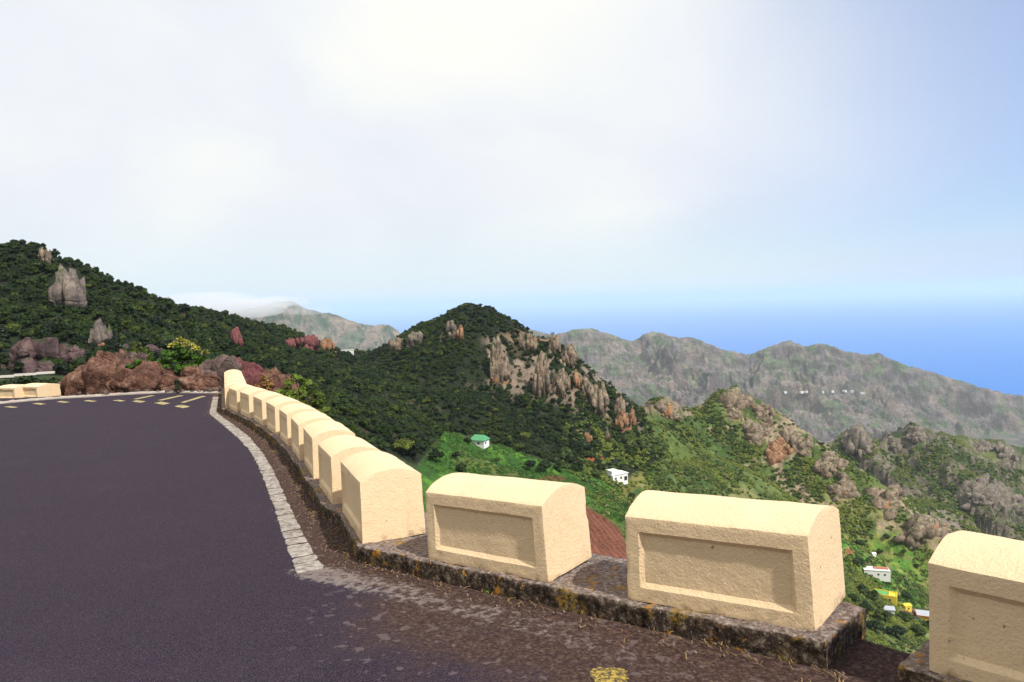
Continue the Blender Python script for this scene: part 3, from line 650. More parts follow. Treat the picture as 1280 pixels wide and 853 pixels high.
# ------------------------------------------------------------------ parapet blocks
def block_mesh(L, D, H, A, step, seed, batter=.012, skew=0.0):
    """ body with arched top and sunk panels front and back; returns body and panel meshes (local, front towards -y) """
    nx = max(8, int(L/step)); nz = max(6, int(H/step)); ny = max(6, int(D/step))
    def brk(lo, hi, n, bs):
        a = np.linspace(lo, hi, n+1)
        for b_ in bs:
            k_ = int(np.argmin(np.abs(a[1:-1]-b_)))+1; a[k_] = b_
        return np.sort(a)
    xs = brk(-L/2, L/2, nx, (-L/2+.075, -L/2+.1, L/2-.1, L/2-.075)); zs = brk(0, H, nz, (.075, .10, H-.10, H-.075)); ys = np.linspace(-D/2, D/2, ny+1)
    bm = bmesh.new()
    def top(y): q = 2*y/D; return H+A*(1-abs(q)**2.0)
    def dep(x, z):
        m = min((L/2-.075)-abs(x), z-.075, (H-.075)-z); return .019*max(0, min(1, m/.022))
    def add(grid):
        vs = [[bm.verts.new(p) for p in r] for r in grid]
        for i in range(len(vs)-1):
            for j in range(len(vs[0])-1): bm.faces.new((vs[i][j], vs[i+1][j], vs[i+1][j+1], vs[i][j+1]))
    add([[(x, -D/2+dep(x, z), z) for z in zs] for x in xs]); add([[(x, D/2-dep(x, z), z) for z in zs] for x in xs])
    add([[(x, y, top(y)) for y in ys] for x in xs])
    for sx in (-1, 1): add([[(sx*L/2, y, z*top(y)/H) for z in zs] for y in ys])
    bmesh.ops.remove_doubles(bm, verts=bm.verts, dist=.0005); bmesh.ops.recalc_face_normals(bm, faces=bm.faces)
    off = Vector((seed*7.3, seed*3.1, 0))
    for v in bm.verts:
        c = v.co.copy(); k = 1-batter*2*c.z/H
        x, y = c.x*k+max(0, c.x)*2/L*(c.y+D/2)*skew, c.y*(1-.02*c.z/H)
        # worn, rounded arrises
        ex = L/2-abs(c.x); ey = D/2-abs(c.y); ez = min(c.z*3, max(0.0, top(c.y)-c.z))
        e = sorted((ex, ey, ez))[1]
        r = .0012*math.exp(-e/.006)*(1+2.5*max(0, mn.noise((c+off)*9)))
        d = Vector((-math.copysign(r, c.x) if ex < .03 else 0, -math.copysign(r, c.y) if ey < .03 else 0, -r if c.z > .1 and top(c.y)-c.z < .02 else 0))
        big = max(0, mn.noise((c+off)*5+Vector((5, 5, 5)))-.42)
        d *= 1+14*big
        n = mn.noise_vector((c+off)*5)*.003+mn.noise_vector((c+off)*24)*.0011
        v.co = Vector((x, y, c.z))+d+n
    pan = [f for f in bm.faces if -D/2+.012 < f.calc_center_median().y < -D/2+.06 and abs(f.normal.y) > .85 and .095 < f.calc_center_median().z < H-.098 and abs(f.calc_center_median().x) < L/2-.096]
    geom = bmesh.ops.duplicate(bm, geom=pan)['geom']; newf = [g for g in geom if isinstance(g, bmesh.types.BMFace)]
    b2 = bmesh.new(); mp = {}
    for f in newf: b2.faces.new([mp.setdefault(q.index if False else q, None) or mp.__setitem__(q, b2.verts.new(q.co)) or mp[q] for q in f.verts])
    bmesh.ops.delete(bm, geom=pan+newf, context='FACES')
    out = []
    for n_, b in (('parapet_block', bm), ('recessed_panel', b2)):
        me = bpy.data.meshes.new(n_); b.to_mesh(me); b.free(); me.materials.append(STUCCO); me.shade_smooth(); me.set_sharp_from_angle(angle=math.radians(24)); out.append(me)
    return out
NAMES = {
 'D': 'cream block cut off by the right edge of the photo, nearest to the viewer', 'C': 'large cream block with a chipped top edge above the broken end of the kerb',
 'B': 'cream block standing alone past the kerb corner with the reddish field behind it', 'A1': 'cream block at the corner of the kerb showing its broad blank end face',
 'A2': 'cream block directly behind the one with the broad end face at the kerb corner', 'A3': 'third cream block up the curved row counted from the kerb corner',
 'A4': 'fourth cream block up the curved row counted from the kerb corner', 'A5': 'fifth cream block up the curved row counted from the kerb corner',
 'A6': 'sixth cream block up the curved row counted from the kerb corner', 'A7': 'seventh cream block up the curved row, beside the yellow green shrub',
 'A8': 'eighth cream block of the curved row, last but one with its panel in view', 'A9': 'ninth cream block, farthest of the curved row with its panel in view',
 'A10': 'first cream block of the straight far row, right behind the curved row', 'A11': 'second cream block of the straight far row, only its top in view',
 'A12': 'middle cream block of the straight far row, only its top in view', 'A13': 'last but one cream block of the straight far row in front of the crimson rock', 'A14': 'last cream block of the straight far row, highest in the photo beside the crimson rock'}
BD = .48; protos = {}
farm = block_mesh(.96, BD, .45, .068, .04, 3)
for i, (k, p, q) in enumerate(spots):
    Lb = float(np.linalg.norm(q-p)); d = (q-p)/Lb; ang = math.atan2(d[1], d[0]); n_out = np.array([-d[1], d[0]])
    c = (p+q)/2+n_out*BD/2; z = float(gk(((p+q)/2)[1]))-.006
    if k in ('A1', 'B', 'C', 'D', 'A2'): body, pan = block_mesh(Lb if k != 'D' else 1.0, BD, .45, .068, .0125 if k in 'BCD' else .02, i+1, skew={'C': .14, 'A1': -.11, 'B': .03}.get(k, 0)); sx = 1
    else: body, pan = farm; sx = Lb/.96
    if k == 'D': c = p+d*.5+n_out*BD/2
    zt = math.atan2(float(gk(q[1])-gk(p[1])), Lb)
    o = link('parapet_block', body); o.location = (c[0], c[1], z); o.rotation_euler = (0, -zt, ang); o.scale = (sx, 1, 1)
    link('recessed_panel', pan, parent=o); tag(o, NAMES[k], 'parapet block', 'cream parapet blocks along the outer edge of the road')
for i, (u0, v0, u1, v1, lab) in enumerate([(2.5, 498.3, 24, 497.0, 'low cream block at the left edge of the photo beyond the road'), (32, 496.6, 52, 495.2, 'low cream block beside the brown boulder, right one of the pair on the far left')]):
    p = P3(u0, v0, 21.3)[:2]; q = P3(u1+2, v1, 21.9)[:2]; d = q-p; Lb = np.linalg.norm(d); d /= Lb; d2 = np.array([math.cos(.35+.05*i), -math.sin(.35+.05*i)])*1.0
    zb = P3(u0, v0, 21.3)[2]
    o = link('parapet_block', farm[0]); link('recessed_panel', farm[1], parent=o); sc = .80
    n_out = np.array([-d2[1], d2[0]]); c = p+d2*.42+n_out*BD/2*sc
    o.location = (c[0], c[1], zb); o.rotation_euler.z = math.atan2(d2[1], d2[0]); o.scale = (.9, 1.5, sc); tag(o, lab, 'parapet block', 'cream parapet blocks along the outer edge of the road')
kv, kq = [], []; box(kv, kq, (-16.1, 22.1, float(P3(30, 498, 21.5)[2])-.16), (4.2, 1.5, .34), -.1)
tag(link('kerb', pymesh('kerb', kv, kq), KERBM), 'dark kerb under the two far left cream blocks', kind='structure')

# ------------------------------------------------------------------ rocks
def shard(seed, sub=3, npl=16, vert=1.0, rough=.1, freq=2.0):
    """ one angular stone: a ball cut by many planes """
    r = random.Random(seed); bm = bmesh.new(); bmesh.ops.create_icosphere(bm, subdivisions=sub, radius=1); pls = []
    for _ in range(npl):
        n = Vector((r.gauss(0, 1), r.gauss(0, 1), r.gauss(0, 1)/vert)).normalized(); pls.append((n, r.uniform(.62, 1.0)))
    off = Vector((seed*3.7, seed*1.9, seed*2.3))
    for v in bm.verts:
        c = v.co.copy(); k = 1.25
        for n, d in pls:
            dt = c.dot(n)
            if dt > .05: k = min(k, d/dt)
        k += rough*(mn.fractal(c*freq+off, .8, 2.1, 4))
        v.co = c*k
    V = np.array([v.co[:] for v in bm.verts]); Fs = np.array([[q.index for q in f.verts] for f in bm.faces]); bm.free(); return V, Fs
def hull(seed, n=14):
    r = random.Random(seed*17+5); bm = bmesh.new()
    for _ in range(n):
        v = Vector((r.gauss(0, 1), r.gauss(0, 1), r.gauss(0, 1))).normalized()*r.uniform(.85, 1.1); v.x = max(-1, min(1, v.x*1.15)); v.z = max(-1, min(1, v.z*1.15)); bm.verts.new(v)
    q = bmesh.ops.convex_hull(bm, input=bm.verts); loose = [v for v in bm.verts if not v.link_faces]; bmesh.ops.delete(bm, geom=loose, context='VERTS')
    bmesh.ops.triangulate(bm, faces=bm.faces); bm.verts.index_update(); V = np.array([v.co[:] for v in bm.verts]); Fs = np.array([[q.index for q in f.verts] for f in bm.faces]); bm.free(); return V, Fs
def rock_mesh(seed, sub=5, rough=.35, strata=0.0, vert=1.0, freq=1.2, taper=0.0):
    r = random.Random(seed); vs, fs = [], []; n = 0
    K = {2: 1, 3: 1, 4: 14, 5: 26, 6: 13}[sub]; ss = {2: 2, 3: 3, 4: 3, 5: 3, 6: 4}[sub]
    for k in range(K):
        V, Fs = shard(seed*31+k, 5 if k < 5 else 4, 10, vert, .24, 1.7) if sub == 6 else hull(seed*31+k, 12 if sub > 3 else 18)
        if K > 1:
            if k == 0: c = np.array([0, 0, -.15]); sc = np.array([.74*(1-taper*.3), .65, .88])
            else:
                a = r.uniform(0, 6.283) if k % 2 else r.uniform(3.3, 6.1); q = r.uniform(.25, .75)
                hgt = (1-q*min(1, .25+taper*1.9))*r.uniform(.3, 1.0)-q*(.15+taper)-.1; w_ = r.uniform(.20, .40) if sub < 6 else r.uniform(.34, .55)
                c = np.array([math.cos(a)*q*(1-taper*.5*(hgt > 0)), math.sin(a)*q, hgt*.6-.2]); sc = np.array([w_*(1-taper*.3), w_, w_*r.uniform(1.0, 1.7)*(1 if vert < 1.15 else 1.35)])
            ang = r.uniform(0, 3); ca, sa = math.cos(ang), math.sin(ang); V = V@np.array([[ca, sa, 0], [-sa, ca, 0], [0, 0, 1]]); V = V*sc+c
            V[:, 0] += (V[:, 2])*r.uniform(-.06, .06)
        vs.append(V); fs.append(Fs+n); n += len(V)
    V = np.concatenate(vs)
    if K > 1:
        mxv = np.abs(V[:, :2]).max(); V[:, :2] /= max(mxv, .001); top_ = V[:, 2].max(); V[:, 2] = np.where(V[:, 2] > 0, V[:, 2]/top_, V[:, 2])
    return npmesh('rock', V, np.concatenate(fs))
def rock(name, u0, v0, u1, v1, m, label, cat, d=None, seed=1, rough=.4, thick=1.0, vert=1.0, freq=1.2, sub=5, taper=0., sink=.2, rz=0.0, flatsh=True, lean=0.0):
    """ a rock whose outline spans the pixel box at the place where its foot meets the hillside """
    uc = (u0+u1)/2
    p = hit(uc, v1-2) if d is None else P3(uc, v1, d)
    dd = p[1]; hgt = (v1-v0)/F*dd; wd = (u1-u0)/F*dd
    me = rock_mesh(seed, sub, rough, 0, vert, freq, taper); me.materials.append(m)
    if not flatsh: me.shade_smooth()
    o = link(name, me); zc = p[2]+hgt*(.5-sink/2)
    o.location = (p[0], p[1]+wd*.18*thick, zc); o.scale = (wd/2, wd/2*thick, hgt*(.5+sink/2)); o.rotation_euler = (0, lean, rz)
    tag(o, label, cat); return o
def crag(name, u0, v0, u1, v1, m, label, seed, tower=False, vert=1.3, taper=.2, small=1.0):
    r = random.Random(seed*7+1); uc = (u0+u1)/2; pc = hit(uc, v1-2); wd = (u1-u0)/F*pc[1]; hg = (v1-v0)/F*pc[1]; vs, fs = [], []; n = 0; acc = []; an0 = r.uniform(-.5, .5); ln0 = r.uniform(-.35, .35); tall = (v1-v0)/(u1-u0); tall = min(1.7, max(.75, tall**.6))
    if tower:
        acc.append((np.array([0, wd*.1, hg*.3]), wd*.6))
        me = rock_mesh(seed, 5 if u1-u0 > 18 else 4, 0, 0, vert, 1, taper); V = np.array([q.co[:] for q in me.vertices]); Fs = np.array([list(p.vertices) for p in me.polygons])
        vs.append(V*np.array([wd*.52, wd*.42, hg*.62])+np.array([0, wd*.15, hg*.40])); fs.append(Fs); n += len(V)
    K = int(min(110, max(20, (u1-u0)*(v1-v0)/9)))
    r.shuffle if False else None
    for k in range(K):
        if tower: a = r.uniform(0, 6.28); q = r.uniform(.5, 1.05); u = uc+(u1-u0)*.62*q*math.cos(a); v = v1-(v1-v0)*r.uniform(-.08, .35)
        else: g_ = min(1, .2+k/K); u = r.gauss(uc, (u1-u0)*.30*g_); v = r.gauss((v0+v1)/2+1, (v1-v0)*.28*g_)
        u = min(max(u, u0-2), u1+2); p = hit(u, v+1)
        if abs(p[1]-pc[1]) > max(35, 4*hg) or math.hypot(p[0], p[1]) < 60: continue
        big = r.random() < .25; s_ = wd*(r.uniform(.17, .27) if big else r.uniform(.06, .12))*(.75 if tower else 1)*small
        V, Fs = hull(seed*97+k, 13); an = r.uniform(0, 3); ca, sa = math.cos(an), math.sin(an)
        an = an0+r.uniform(-.3, .3); ca, sa = math.cos(an), math.sin(an); V = V*np.array([r.uniform(.9, 1.7), .8, r.uniform(.8, 2.1)*tall]); V = V@np.array([[ca, sa, 0], [-sa, ca, 0], [0, 0, 1]]); V[:, 0] += V[:, 2]*(ln0+r.uniform(-.12, .12))
        q3 = p-pc
        if acc and min(np.linalg.norm(q3-a_)-(s_+b_)*.75 for a_, b_ in acc) > 0: continue
        acc.append((q3, s_)); V = V*s_+q3+np.array([0, s_*.2, s_*.08]); vs.append(V); fs.append(Fs+n); n += len(V)
    me = npmesh(name, np.concatenate(vs), np.concatenate(fs)); me.materials.append(m); o = link(name, me); o.location = pc; tag(o, label, 'rock'); return o
rk_list = [
 ('rock_pinnacle', 611, 421, 632, 478, R_PIN, 'tall pale rock needle with a knob on top like a seated figure', .30, 2.2, .55),
 ('rock_pinnacle', 622, 440, 640, 479, R_PIN, 'slanting rock fin leaning against the right of the figure-like needle', .35, 2.0, .45),
 ('rock_outcrop', 620, 468, 636, 487, R_RST, 'rusty orange rock at the foot of the figure-like needle', .35, 1.2, .1),
 ('rock_pinnacle', 646, 420, 658, 440, R_PIN, 'small pale rock tooth left of the twin crags below the summit', .35, 1.5, .4),
 ('rock_pinnacle', 655, 417, 674, 442, R_PIN, 'twin pale crag high on the dark peak below its summit', .4, 1.8, .25),
 ('rock_pinnacle', 666, 441, 690, 500, R_PIN, 'big rounded rock tower with rusty foot on the dark peak', .25, 1.6, .25),
 ('rock_outcrop', 688, 462, 714, 498, R_PIN, 'broad brown cliff joined to the right of the big rock tower', .4, 2.0, .1),
 ('rock_outcrop', 684, 417, 704, 446, R_PIN, 'bare crag on the skyline right of the dark summit dome', .4, 1.4, .2),
 ('rock_outcrop', 700, 432, 724, 458, R_PIN, 'lower bare crag stepping down the skyline ridge', .4, 1.4, .2),
 ('rock_pinnacle', 716, 463, 728, 487, R_RST, 'rusty rock tooth below the stepped skyline crags', .35, 1.8, .3),
 ('rock_pinnacle', 727, 472, 738, 500, R_PIN, 'slender grey rock tooth right of the rusty one', .35, 2.0, .3),
 ('rock_outcrop', 734, 480, 762, 520, R_PIN, 'jumbled grey brown crag halfway down the ridge', .5, 1.6, .1),
 ('rock_outcrop', 765, 498, 785, 522, R_PIN, 'pale upper crag near the lower end of the dark ridge', .45, 1.5, .2),
 ('rock_outcrop', 768, 514, 788, 540, R_RST, 'orange cliff under the pale crag at the lower end of the ridge', .4, 1.5, .1),
 ('rock_pinnacle', 784, 512, 797, 534, R_RST, 'pointed rusty rock at the right end of the orange cliff', .35, 1.6, .4),
 ('rock_outcrop', 727, 537, 742, 556, R_RST, 'isolated rusty rock patch among the trees above the white house', .35, 1.3, .1),
 ('rock_pinnacle', 757, 535, 763, 553, R_PIN, 'thin pale rock splinter among the trees above the white house', .3, 1.6, .4),
 ('rock_outcrop', 485, 425, 508, 441, R_PIN, 'grey rocks on the left shoulder of the dark peak', .5, 1.3, .1),
 ('rock_outcrop', 508, 416, 530, 436, R_SLATE, 'dark grey scree rocks right of the left shoulder', .4, 1.2, .0),
 ('rock_outcrop', 556, 402, 572, 420, R_SLATE, 'brownish rock face high on the peak below the dome', .4, 1.3, .0),
 ('rock_outcrop', 568, 408, 582, 428, R_RST, 'reddish rock face high on the dark peak', .4, 1.3, .0),
 ('rock_outcrop', 46, 312, 66, 334, R_PIN, 'small pale rock near the top of the left hill', .35, 1.2, .1),
 ('rock_outcrop', 62, 332, 106, 392, R_SLATE, 'large bare grey crag standing out of the left hill forest', .35, 1.5, .2),
 ('rock_outcrop', 110, 400, 137, 436, R_SLATE, 'leaning grey rock below the large crag on the left hill', .35, 1.5, .3),
 ('rock_outcrop', 122, 430, 134, 440, R_RST, 'small orange rock at the foot of the left hill', .3, 1.2, .0),
 ('rock_outcrop', 283, 411, 306, 436, R_RED, 'crimson rock scar at the foot of the descending left ridge', .35, 1.5, .4),
 ('rock_outcrop', 356, 424, 376, 440, R_RED, 'left reddish bank under the ridge near the saddle', .4, 1.2, .0),
 ('rock_outcrop', 374, 420, 400, 438, R_RED, 'middle reddish bank under the ridge near the saddle', .4, 1.2, .1),
 ('rock_outcrop', 396, 424, 420, 444, R_RST, 'right pale reddish bank under the ridge beside the saddle', .4, 1.2, .1),
 ('rock_outcrop', 2, 424, 70, 462, R_PUR, 'purple rock cutting above the lower road on the far left', .3, 1.2, .0),
 ('rock_outcrop', 56, 432, 104, 460, R_PUR, 'lower purple rock cutting right of the first at the far left', .3, 1.2, .0),
 ('rock_outcrop', 140, 434, 200, 450, R_PUR, 'purple rock cutting behind the brown boulders', .3, 1.2, .0),
 ('rock_outcrop', 804, 506, 828, 526, R_PIN, 'left jagged block of the bare rock knob between two ridges', .5, 1.4, .2),
 ('rock_outcrop', 824, 498, 852, 526, R_PIN, 'right jagged block of the bare rock knob between two ridges', .5, 1.4, .2),
 ('rock_outcrop', 902, 488, 940, 512, R_PIN, 'pale crag just below the green top of the middle ridge', .5, 1.2, .0),
 ('rock_outcrop', 940, 498, 975, 530, R_PIN, 'long pale crag on the crest of the middle ridge', .5, 1.2, .0),
 ('rock_outcrop', 904, 508, 930, 530, R_PIN, 'pale rock rib left below the crest of the middle ridge', .5, 1.2, .0),
 ('rock_outcrop', 930, 524, 962, 556, R_PIN, 'brown rock rib slanting down the face of the middle ridge', .5, 1.2, .0),
 ('rock_outcrop', 955, 548, 990, 580, R_RST, 'rusty rock rib midway down the face of the middle ridge', .5, 1.2, .0),
 ('rock_outcrop', 985, 538, 1020, 572, R_PIN, 'brown rock band along the crest of the middle ridge', .5, 1.2, .0),
 ('rock_outcrop', 1016, 568, 1050, 598, R_PIN, 'next brown rock band lower along the middle ridge crest', .5, 1.2, .0),
 ('rock_outcrop', 1040, 600, 1075, 626, R_PIN, 'scattered rocks below the crest of the middle ridge', .5, 1.2, .0),
 ('rock_outcrop', 1090, 604, 1128, 642, R_PIN, 'dark cleft brown cliff near the lower end of the middle ridge', .5, 1.3, .1),
 ('rock_outcrop', 1128, 644, 1188, 684, R_PIN, 'rounded brown rock nose ending the middle ridge above the village', .45, 1.0, .1),
 ('rock_pinnacle', 1056, 530, 1090, 566, R_SLATE, 'pointed rock tooth standing alone left of the far rock ridge', .45, 1.3, .5),
 ('rock_outcrop', 1100, 534, 1140, 568, R_SLATE, 'dark slanting rock wall at the left end of the far rock ridge', .5, 1.2, .2),
 ('rock_outcrop', 1126, 529, 1172, 556, R_SLATE, 'pale rocky crest of the far rock ridge', .5, 1.0, .1),
 ('rock_outcrop', 1205, 543, 1245, 572, R_SLATE, 'dark rocky hump on the right of the far rock ridge', .5, 1.0, .1),
 ('rock_outcrop', 1238, 548, 1290, 585, R_SLATE, 'rocky end of the far ridge at the right edge of the photo', .5, 1.0, .1),
 ('rock_outcrop', 1195, 600, 1262, 640, R_SLATE, 'pale broken cliff band below the far rock ridge', .55, .9, .0),
 ('rock_outcrop', 1245, 610, 1300, 655, R_SLATE, 'pale broken cliff at the right edge of the photo', .55, .9, .0),
]
for i, (nm, u0, v0, u1, v1, m, lab, rg, vt, tp) in enumerate(rk_list):
    crag(nm, u0, v0, u1, v1, m, lab, i+3, tower=(nm == 'rock_pinnacle' or u0 < 480 or any(w_ in lab for w_ in ('skyline', 'broad brown', 'jumbled', 'pale upper', 'orange cliff', 'left shoulder', 'high on'))), vert=min(vt, 1.5), taper=tp, small=.55 if (m is R_SLATE and u0 > 1000) else .85)
# boulders beside the road
for i, (u0, v0, u1, v1, d, m, lab, th) in enumerate([
    (70, 437, 186, 498, 21.6, R_BROWN, 'big brown boulder at the left end of the roadside rocks', .7), (126, 450, 232, 496, 20.9, R_BROWN, 'lower brown boulder in the middle of the roadside rocks', .6),
    (138, 438, 188, 470, 21.9, R_GREY, 'pale lichened rock top behind the big brown boulder', .8),
    (206, 458, 278, 495, 20.8, R_BROWN, 'small brown boulder under the leafy bush', .6), (234, 443, 318, 496, 21.3, R_GREY, 'grey speckled boulder left of the crimson rock', .7),
    (262, 446, 362, 502, 22.2, R_RED, 'crimson rock slope behind the far end of the block row', .8), (300, 458, 384, 545, 22.5, R_BROWN, 'brown rock shoulder falling away right of the crimson rock', .8), (60, 468, 120, 500, 21.9, R_BROWN, 'low brown rock foot beside the far left blocks', .7)]):
    rock('boulder', u0, v0, u1, v1, m, lab, 'boulder', d=d, seed=60+i, rough=.22, thick=th, freq=1.5, sub=6, sink=.45, flatsh=False)
rs = rock_mesh(90, 3, .3); rs.materials.append(R_GREY)
for i in range(16):
    u = [84, 96, 118, 141, 160, 172, 186, 199, 207, 216, 229, 238, 247, 256, 264, 272][i]; p = on(u, 494.0 if u > 120 else 497.5, gr); s = random.uniform(.06, .16)
    o = link('stone', rs); o.location = (p[0], p[1]+.55, p[2]+s*.3); o.scale = (s, s, s*.8); o.rotation_euler = (i, i*2, i*3); tag(o, 'small loose stone at the foot of the roadside boulders', 'stone', 'loose stones along the far kerb')

# ------------------------------------------------------------------ foliage
def leaf_cloud(centres, radii, n, size, seed, asp=.55, up=.5):
    r = np.random.default_rng(seed); k = r.choice(len(centres), n, p=(radii**2)/np.sum(radii**2)); d = r.normal(size=(n, 3)); d /= np.linalg.norm(d, axis=1)[:, None]
    d[:, 2] = np.abs(d[:, 2])*.9+d[:, 2]*.1
    P = centres[k]+d*radii[k][:, None]*r.uniform(.78, 1.08, (n, 1))
    nn = d*.8+r.normal(size=(n, 3))*.45+np.array([0, 0, up]); nn /= np.linalg.norm(nn, axis=1)[:, None]
    t = np.cross(nn, r.normal(size=(n, 3))); t /= np.linalg.norm(t, axis=1)[:, None]; b = np.cross(nn, t); s = size*r.uniform(.6, 1.3, (n, 1))
    V = np.stack([P-t*s, P-b*s*asp, P+t*s, P+b*s*asp], 1).reshape(-1, 3); Q_ = np.arange(n*4).reshape(-1, 4); return V, Q_
def ico(sub=1):
    bm = bmesh.new(); bmesh.ops.create_icosphere(bm, subdivisions=sub, radius=1); V = np.array([v.co[:] for v in bm.verts]); Fs = np.array([[q.index for q in f.verts] for f in bm.faces]); bm.free(); return V, Fs
IV, IF = ico(2)
def tri2q(Fs): return np.concatenate([Fs, Fs[:, -1:]], 1)
def crown_mesh(seed, nblob=9, nleaf=420, size=.16, w=1.0, h=1.15, z0=.7, leafmat=L_DARK, name='crown'):
    r = np.random.default_rng(seed); th = r.uniform(0, 6.28, nblob); rr = np.sqrt(r.uniform(0, 1, nblob))*.62*w
    c = np.stack([np.cos(th)*rr, np.sin(th)*rr, z0-.1+h*(1-(rr/w/.66)**2*.9)*r.uniform(.35, 1.0, nblob)], 1); rad = r.uniform(.30, .46, nblob)*w
    V, Q_ = leaf_cloud(c, rad, nleaf, size, seed+1)
    vs = [V]; fs = [list(map(tuple, Q_))]; n = len(V)
    for q, ra in zip(c, rad):
        vs.append(q+IV*ra*.80*(1+.18*r.normal(size=(len(IV), 1)))*np.array([1, 1, .85])); fs.append([tuple(a+n) for a in IF]); n += len(IV)
    me = pymesh(name, np.concatenate(vs), sum(fs, [])); me.materials.append(leafmat); return me
def trunk_mesh(name, seed, h=1.0, r0=.07):
    r = random.Random(seed); V, Fq = [], []
    def limb(a, b, ra, rb, seg=5):
        n = len(V); a, b = Vector(a), Vector(b); ax = (b-a).normalized(); s = ax.orthogonal().normalized(); t_ = ax.cross(s)
        for p, rad in ((a, ra), ((a+b)/2+Vector((r.uniform(-.03, .03), r.uniform(-.03, .03), 0)), (ra+rb)/2), (b, rb)):
            for k in range(seg): an = k/seg*6.283; V.append(tuple(p+(s*math.cos(an)+t_*math.sin(an))*rad))
        for q in range(2):
            for k in range(seg): Fq.append((n+q*seg+k, n+q*seg+(k+1) % seg, n+(q+1)*seg+(k+1) % seg, n+(q+1)*seg+k))
    limb((0, 0, -.4), (0, 0, h*.55), r0, r0*.7)
    for k in range(5): a = k*1.256+r.uniform(-.3, .3); limb((0, 0, h*r.uniform(.35, .55)), (math.cos(a)*.42, math.sin(a)*.42, h*r.uniform(.8, 1.05)), r0*.55, r0*.2, 4)
    me = pymesh(name, V, Fq); me.materials.append(BARK); return me
crowns = [crown_mesh(100+i, 8+i % 3, 360, .15, 1.0, .7+.12*(i % 4)) for i in range(6)]; trunks = [trunk_mesh('trunk', 200+i) for i in range(3)]
scr = [crown_mesh(300+i, 5, 150, .22, 1.0, .45, .28, L_SCRUB, 'scrub_crown') for i in range(4)]
src = bpy.data.collections.new('tree_kinds'); src2 = bpy.data.collections.new('bush_kinds'); COL.children.link(src); COL.children.link(src2)

# candidate tree positions on the wooded slopes
def zat(x, y):
    th = np.arctan2(x, y); r = np.hypot(x, y); i = np.clip((th-fine[0])/(fine[1]-fine[0]), 0, NF-1.001); j = np.clip(np.searchsorted(RR, r)-1, 0, NR-2)
    i0 = i.astype(int); fi_ = i-i0; fj = (r-RR[j])/(RR[j+1]-RR[j]); A = GZ2
    return (A[i0, j]*(1-fi_)+A[i0+1, j]*fi_)*(1-fj)+(A[i0, j+1]*(1-fi_)+A[i0+1, j+1]*fi_)*fj, i0, j
rock_boxes = np.array([(q[1], q[2], q[3], q[4]) for q in rk_list], float)
def sample(n, r0, r1, a0=-40.9, a1=40.9):
    r = np.sqrt(rng.uniform(r0**2, r1**2, n)); th = np.radians(rng.uniform(a0, a1, n)); x = np.sin(th)*r; y = np.cos(th)*r; z, i0, j = zat(x, y); return x, y, z, i0, j
def rockfree(u, v, m=3.5):
    ok = np.ones(u.shape, bool)
    for a, b, c, d in rock_boxes: ok &= ~((((u-(a+c)/2)/((c-a)/2-m+1.5))**2+((v-(b+d)/2)/((d-b)/2-m+2))**2 < 1))
    return ok
x, y, z, i0, j = sample(100000, 42, 620); u, v = proj(x, y, z); gid = GID[i0, j]
D1 = sdist(u, v, np.array(forest_px, float)); dg = DG[i0, j]
mixz = sstep(650, 790, u+(v-520)*.6)*sstep(480, 545, v)
infor = ((D1 < 0) | (y < 30)) & ~(rng.uniform(0, 1, len(x)) < .6*mixz) & (gid != 4) & (gid != 3) & (GID[i0, j] != 5)
keep = infor & rockfree(u, v) & (sdist(x, y, plate) > 14) & ~((dg < 0) & (fbm(x/20, y/20, 80, 2) < .66))
keep &= ~((bare[i0, j] > .4) & (rng.uniform(0, 1, len(x)) < .62))
dens_ = fbm(x/16, y/16, 81, 3); keep &= (rng.uniform(0, 1, len(x)) < np.clip(.3+1.5*(dens_-.25), 0.2, .95))
x, y, z, i0, j, u, v = (a[keep] for a in (x, y, z, i0, j, u, v))
sc_ = (1.25+.95*fbm(x/25, y/25, 82, 2)+rng.normal(0, .32, len(x))).clip(.9, 3.1)*np.interp(np.hypot(x, y), [60, 200, 400], [.78, .82, .82])*rng.choice([.6, .8, 1.0, 1.15, 1.4], len(x), p=[.2, .3, .25, .17, .08])
sc_ *= np.where(np.isin(GID[i0, j], (1, 2)) & (GCD[i0, j] < 8), .72, 1)
order = None
vis = (z+sc_*1.3)/np.hypot(x, y) > CM[i0, np.maximum(j-1, 0)]
bx = (u > 2) & (u < 1278) & (v < 600) & ~((u < 350) & (v > 470)) & ~((u > 74) & (u < 370) & (v > 446))
size_px = np.where(vis & bx, sc_/np.hypot(x, y), 0)
big = np.argsort(-size_px)[:290]; rest = np.ones(len(x), bool); rest[big] = False
print('trees', len(x), 'vis', int((vis & bx).sum()))
